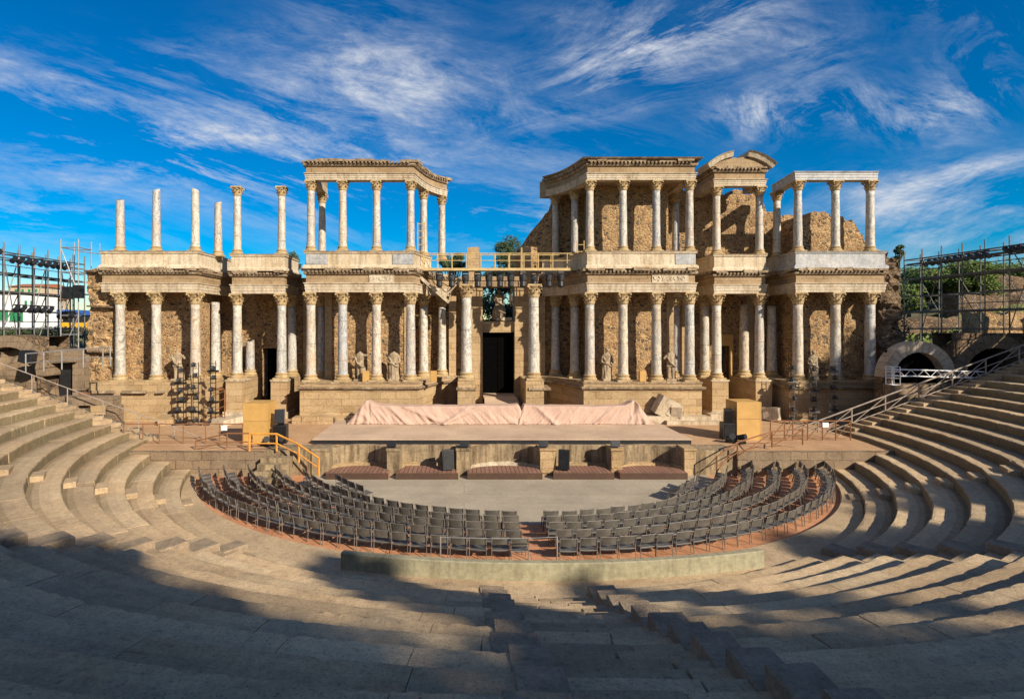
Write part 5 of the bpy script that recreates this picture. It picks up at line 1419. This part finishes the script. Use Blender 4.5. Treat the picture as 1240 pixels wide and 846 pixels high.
# ------------------------------------------------------------------ vegetation
def leaf_crown(m, lobes, n, size, rr):
    for _ in range(n):
        c, r = lobes[rr.randrange(len(lobes))]
        while True:
            d = Vector((rr.gauss(0, 1), rr.gauss(0, 1), rr.gauss(0, 1)))
            if d.length > .1: break
        d.normalize(); q = (rr.random()**.38)
        # clumps
        cl = noise.noise(Vector((c[0]+d.x*r[0], c[1]+d.y*r[1], c[2]+d.z*r[2]))*(.9/ max(.4, size*2.2)))
        if cl < -.08: continue
        p = Vector((c[0]+d.x*r[0]*q*(1+.25*cl), c[1]+d.y*r[1]*q*(1+.25*cl), c[2]+d.z*r[2]*q*(1+.25*cl)))
        for _k in range(3):
            pp = p+Vector((rr.uniform(-1, 1), rr.uniform(-1, 1), rr.uniform(-1, 1)))*size*.8
            a = Vector((rr.uniform(-1, 1), rr.uniform(-1, 1), rr.uniform(-.6, .6))).normalized()*size*rr.uniform(.4, .8)
            b = a.orthogonal().normalized()*size*rr.uniform(.25, .5)
            m.add([pp-a, pp+b, pp+a, pp-b], [(0, 1, 2, 3)])
def tree(name, label, x, y, z0, trunk_h, lobes, n, size, mat, seed, group=None, tr=.25):
    rr = random.Random(seed); t = thing(name, label, 'tree', (x, y, z0), 0, group)
    m = MB(); m.tube((x, y, z0-.3), (x+.1, y, z0+trunk_h*.6), tr, 9, tr*.75); m.tube((x+.1, y, z0+trunk_h*.58), (x, y, z0+trunk_h), tr*.75, 9, tr*.5)
    L_ = [((x+c[0], y+c[1], z0+c[2]), r) for c, r in lobes]
    for c, r in L_: m.tube((x+.05, y, z0+trunk_h*rr.uniform(.6, .95)), (c[0], c[1], c[2]), tr*.4, 6, tr*.12)
    m.build('trunk', 'bark', t)
    m = MB(); leaf_crown(m, L_, n, size, rr); m.build('crown', mat, t, fix=False)
def lobes_of(R, h0, h1, k, seed, flat=.6):
    rr = random.Random(seed); o = []
    for i in range(k):
        a = rr.uniform(0, 6.28); d = R*rr.uniform(.2, .75); z = rr.uniform(h0, h1); q = R*rr.uniform(.35, .55)
        o.append(((math.cos(a)*d, math.sin(a)*d, z), (q, q, q*flat)))
    return o
# pines behind the right scaffold
for i, (x_, Y, z0, top, R, lb) in enumerate(((1118, 66, 5.0, 322, 3.6, 'leftmost, right of the stage building'), (1150, 62, 6, 318, 3.8, 'second from left'), (1172, 64, 6, 316, 3.5, 'third, tallest crown'), (1225, 70, 8, 318, 5.0, 'far right'), (1100, 60, 5.0, 340, 2.2, 'low one against the stage end wall'))):
    zt = H(top, Y); hh = zt-z0
    tree('pine_tree', 'bright green umbrella pine behind the right scaffold, '+lb, W(x_, Y), Y, z0, hh*.75, lobes_of(R, hh*.62, hh*.92, 11, i+3, .6), 9000, .2, 'pine', 30+i, 'pines behind the right scaffold')
for i, (x_, Y, top, R, lb) in enumerate(((601, 58, 318, 2.2, 'left'), (618, 60, 286, 2.6, 'middle'), (640, 56, 300, 1.6, 'right'), (632, 54, 350, 2.4, 'lowest dark one, right of the statue'), (590, 52, 352, 2.4, 'lowest bright one, left of the statue'))):
    zt = H(top, Y); z0 = 2.2; hh = zt-z0
    tree('leafy_tree', 'green tree seen behind the central gateway, '+lb, W(x_, Y), Y, z0, hh*.7, lobes_of(R, hh*.45, hh*.93, 9, i+20, .9), 6500, .17, 'darkleaf' if i in (0, 3) else 'leaf', 50+i, 'trees behind the central gateway')
for i, (x_, Y, top, R, lb) in enumerate(((551, 52, 297, 1.1, 'bush top behind the left end of the walkway'), (357, 56, 302, 1.2, 'bush top between the free columns and left pavilion'), (1087, 54, 292, .75, 'small tree behind the right end wall'), (545, 60, 300, 1.4, 'second bush top behind the walkway'))):
    zt = H(top, Y); z0 = 2.2; hh = zt-z0
    tree('leafy_tree', 'dark green '+lb, W(x_, Y), Y, z0, hh*.85, lobes_of(R, hh*.85, hh*.96, 5, i+40, .9), 1100, .14, 'leaf', 70+i)
# ivy and shrubs at the right end wall
m = MB(); leaf_crown(m, [((30.7, 38.6, 9.5), (.5, .5, 2.2)), ((30.9, 39, 6.5), (.6, .6, 1.5))], 700, .12, random.Random(3))
tag(m.build('ivy', 'darkleaf', origin=(30.6, 38.6, 5), fix=False), 'dark ivy climbing the rough right end wall of the stage building', 'plant')
m = MB(); m.box(-46, -27.5, 50, 52, 5.2, 6.4); hedge_l = [((x, 51, 7.15), (1.0, 1.0, .7)) for x in [-46+i*1.1 for i in range(18)]]
m = MB(); leaf_crown(m, hedge_l, 7500, .11, random.Random(8)); tag(m.build('hedge', 'leaf', origin=(-37, 51, 5.2), fix=False), 'clipped green hedge behind the left scaffold', 'hedge')
m = MB()
for i in range(3200):
    x = rnd.uniform(31, 60); y = rnd.uniform(44, 60); z = gh(x, y); s = rnd.uniform(.12, .3); m.add([(x-s, y, z-.02), (x+s, y+.1, z-.02), (x+rnd.uniform(-.1, .1), y, z+s)], [(0, 1, 2)])
tag(m.build('grass', 'grass', fix=False), kind='stuff')
# bank and ruins on the right
def ruin_mass(label, x0, x1, y0, y1, z0, zt, seed, mat='ruin'):
    m = MB(); n = 16; vs = []; rr = random.Random(seed)
    def P(x, y, z): q = Vector((x*.7+seed, y*.7, z*.7)); return (x+noise.noise(q)*.5, y+noise.noise(q+Vector((4, 0, 0)))*.5, z+noise.noise(q*1.8+Vector((0, 4, 0)))*.45)
    for (fn) in (lambda u, v: (x0+(x1-x0)*u, y0+v*.6, z0+(zt-z0)*v), lambda u, v: (x0+(x1-x0)*u, y0+.6+(y1-y0-.6)*v, zt), lambda u, v: (x0, y1-(y1-y0)*u, z0+(zt-z0)*v), lambda u, v: (x1, y0+(y1-y0)*u, z0+(zt-z0)*v), lambda u, v: (x1-(x1-x0)*u, y1, z0+(zt-z0)*v)):
        o = len(vs)
        for i in range(n+1):
            for k in range(n+1): vs.append(P(*fn(i/n, k/n)))
        m.add([], [])
        m.f += [(o+i*(n+1)+k, o+(i+1)*(n+1)+k, o+(i+1)*(n+1)+k+1, o+i*(n+1)+k+1) for i in range(n) for k in range(n)]
    m.v = vs; tag(m.build('ruined_wall', mat, origin=((x0+x1)/2, y0, z0)), label, 'ruin')
ruin_mass('rough granite wall between the far left arch and the dark curtain', -31.9, -29.0, 38.1, 40.4, .8, 6.3, 12, 'ruin')
ruin_mass('long low ruined wall on the grass bank behind the right arches', 38, 52, 52, 54, 4, H(385, 52), 1, 'rubble_dark')
ruin_mass('broken brown wall in the middle of the right bank', 50, 62, 56, 58, 5, H(358, 56), 2, 'rubble_dark')
ruin_mass('topmost rough wall on the right bank under the far pine', 58, 76, 62, 64, 6, H(334, 62), 3, 'rubble_dark')
ruin_mass('stubby masonry block beside the pale arch', 44.5, 48.5, 47, 49.5, 3, H(379, 47), 4, 'rubble')
for i, (x_, Y, z0, R) in enumerate(((1150, 50, 6.3, 1.1), (1180, 55, 7.0, 1.3), (1215, 52, 7.2, 1.2), (1130, 47, 5.4, .8), (1235, 60, 9.0, 1.6))):
    tree('bush', 'low green bush on the right bank behind the scaffold, %s from the left' % ordn(i+1), W(x_, Y), Y, z0, R, lobes_of(R, R*.4, R*.9, 5, i+140, .8), 1500, .13, 'leaf' if i % 2 else 'darkleaf', 160+i, 'bushes on the right bank', .08)
# far buildings on the left
def house(label, x0, x1, y0, y1, z0, z1, roofh, wins, mat='white', shutter='greenpaint'):
    t = thing('house', label, 'house', ((x0+x1)/2, y0, z0))
    m = MB(); m.box(x0, x1, y0, y1, z0, z1); m.build('wall', mat, t)
    m = MB(); xm = (y0+y1)/2; o = .4
    m.add([(x0-o, y0-o, z1), (x1+o, y0-o, z1), (x1+o, y1+o, z1), (x0-o, y1+o, z1), (x0-o, xm, z1+roofh), (x1+o, xm, z1+roofh)], [(0, 1, 5, 4), (2, 3, 4, 5), (1, 2, 5), (3, 0, 4), (0, 3, 2, 1)]); m.build('roof', 'roof', t)
    for (a, b, c, d) in wins:
        m = MB(); m.box(a, b, y0-.06, y0-.01, c, d); w_ = m.build('shutter', shutter, t)
        m = MB(); m.box(a-.08, b+.08, y0-.1, y0-.02, c-.12, c-.02); sub(w_, m, 'sill', 'white')
Yh = 85
house('white two-storey house with green shutters behind the left scaffold', W(-12, Yh), W(45, Yh), Yh, Yh+4.5, 4, H(355, Yh), .12, [(W(12, Yh), W(28, Yh), H(389, Yh), H(376, Yh)), (W(-6, Yh), W(10, Yh), H(388, Yh), H(375, Yh)), (W(30, Yh), W(33, Yh), H(372, Yh), H(364, Yh)), (W(37, Yh), W(40, Yh), H(372, Yh), H(364, Yh))])
house('tall narrow cream house right of the white one', W(58, 95), W(66, 95), 95, 98, 4, H(362, 95), .5, [(W(60, 95), W(63, 95), H(380, 95), H(372, 95)), (W(60, 95), W(63, 95), H(392, 95), H(385, 95))], 'cream')
house('low red-roofed white house at the far left', W(-80, 95), W(-16, 95), 96, 102, 4, H(366, 95), 1.5, [(W(-30, 95), W(-24, 95), H(392, 95), H(380, 95))])
house('distant pale block behind the left houses', W(10, 130), W(50, 130), 130, 140, 4, H(347, 130), 1.0, [(W(18+8*i, 130), W(21+8*i, 130), H(354, 130), H(350, 130)) for i in range(4)], 'cream')
t = thing('kiosk', 'small kiosk with a blue awning beside the left scaffold tower', 'kiosk', (W(82, 60), 60, 4))
m = MB(); m.box(W(72, 60), W(96, 60), 60.5, 63, 4, H(383, 60)); m.build('wall', 'ruin', t); m = MB(); m.box(W(70, 60), W(93, 60), 59.8, 63.2, H(384, 60), H(375, 60)); m.build('awning', 'blue', t)
t = thing('truck', 'yellow flatbed truck body showing above the hedge on the left', 'truck', (W(88, 56), 56, 5))
m = MB(); m.box(W(72, 56), W(101, 56), 56, 58, H(397, 56), H(390, 56)); m.build('cargo_bed', 'yellow', t); m = MB(); m.box(W(80, 56), W(96, 56), 56.2, 57.8, H(390, 56), H(381, 56)); m.build('cab', 'black', t)
m = MB()
for x in (W(76, 56), W(97, 56)): m.tube((x, 56.0, 6.2), (x, 56.3, 6.2), .45, 14)
m.build('wheel', 'black', t)
# distant tree belt
for i in range(26):
    x = -190+i*16+rnd.uniform(-5, 5); y = 150+rnd.uniform(-15, 20)
    tree('far_tree', 'far-off dark tree on the horizon, %s from the left' % ordn(i+1), x, y, 3, 4, lobes_of(5, 3, 6, 5, i+90, .7), 500, .6, 'darkleaf', 200+i, 'far trees on the horizon')
# ------------------------------------------------------------------ trees behind the audience (they shade the near tiers; some are added to shade the right stage end)
def shade_tree(label, gx, gy, gz, tdist, R, n, seed, flat=.6, k=7, size=.35):
    p = Vector((gx, gy, gz))+sunv*tdist
    z0 = 9.0; 
    tree('stone_pine', label, p.x, p.y, z0, p.z-z0-.5, [((c[0][0], c[0][1], c[0][2]+(p.z-z0)), c[1]) for c in lobes_of(R, -R*.2, R*.2, k, seed, flat)], n, size, 'pine', seed, 'tall pines behind the audience', .45)
SH = [(-12.5, 6.3, 5.6, 46, 3.6), (-6.6, 7.8, 4.6, 48, 3.1), (-3.4, 5.4, 5.9, 45, 2.9), (1.2, 3.2, 6.0, 47, 2.8), (4.2, 7.6, 3.8, 50, 2.5), (-.2, 12.6, 2.4, 52, 1.6), (6.5, 3.6, 5.6, 44, 2.7), (-3.2, 16.2, 1.0, 54, .8), (16, 15, 2.2, 50, 2.2), (21, 18.5, 2.4, 50, 2.2), (11.0, 3.0, 5.9, 46, 2.6),
      (28.0, 39.5, 5.2, 38, 2.9), (23.4, 38.6, 2.8, 40, 1.7), (31.5, 35.6, 3.4, 40, 2.0), (37.0, 36.0, 5.5, 38, 3.2), (3.0, 10.4, 2.4, 51, 1.1), (6.0, 13.0, 1.6, 53, 1.1)]  # first four here are added, unseen, to shade the stage end and right arches
for i, (gx, gy, gz, td, R) in enumerate(SH):
    shade_tree('tall unseen stone pine that casts shade, %s from the left' % ordn(i+1), gx, gy, gz, td, R, 2600 if R > 3 else 1300, 300+i)

for o in bpy.data.objects:
    if '_o' in o: del o['_o']
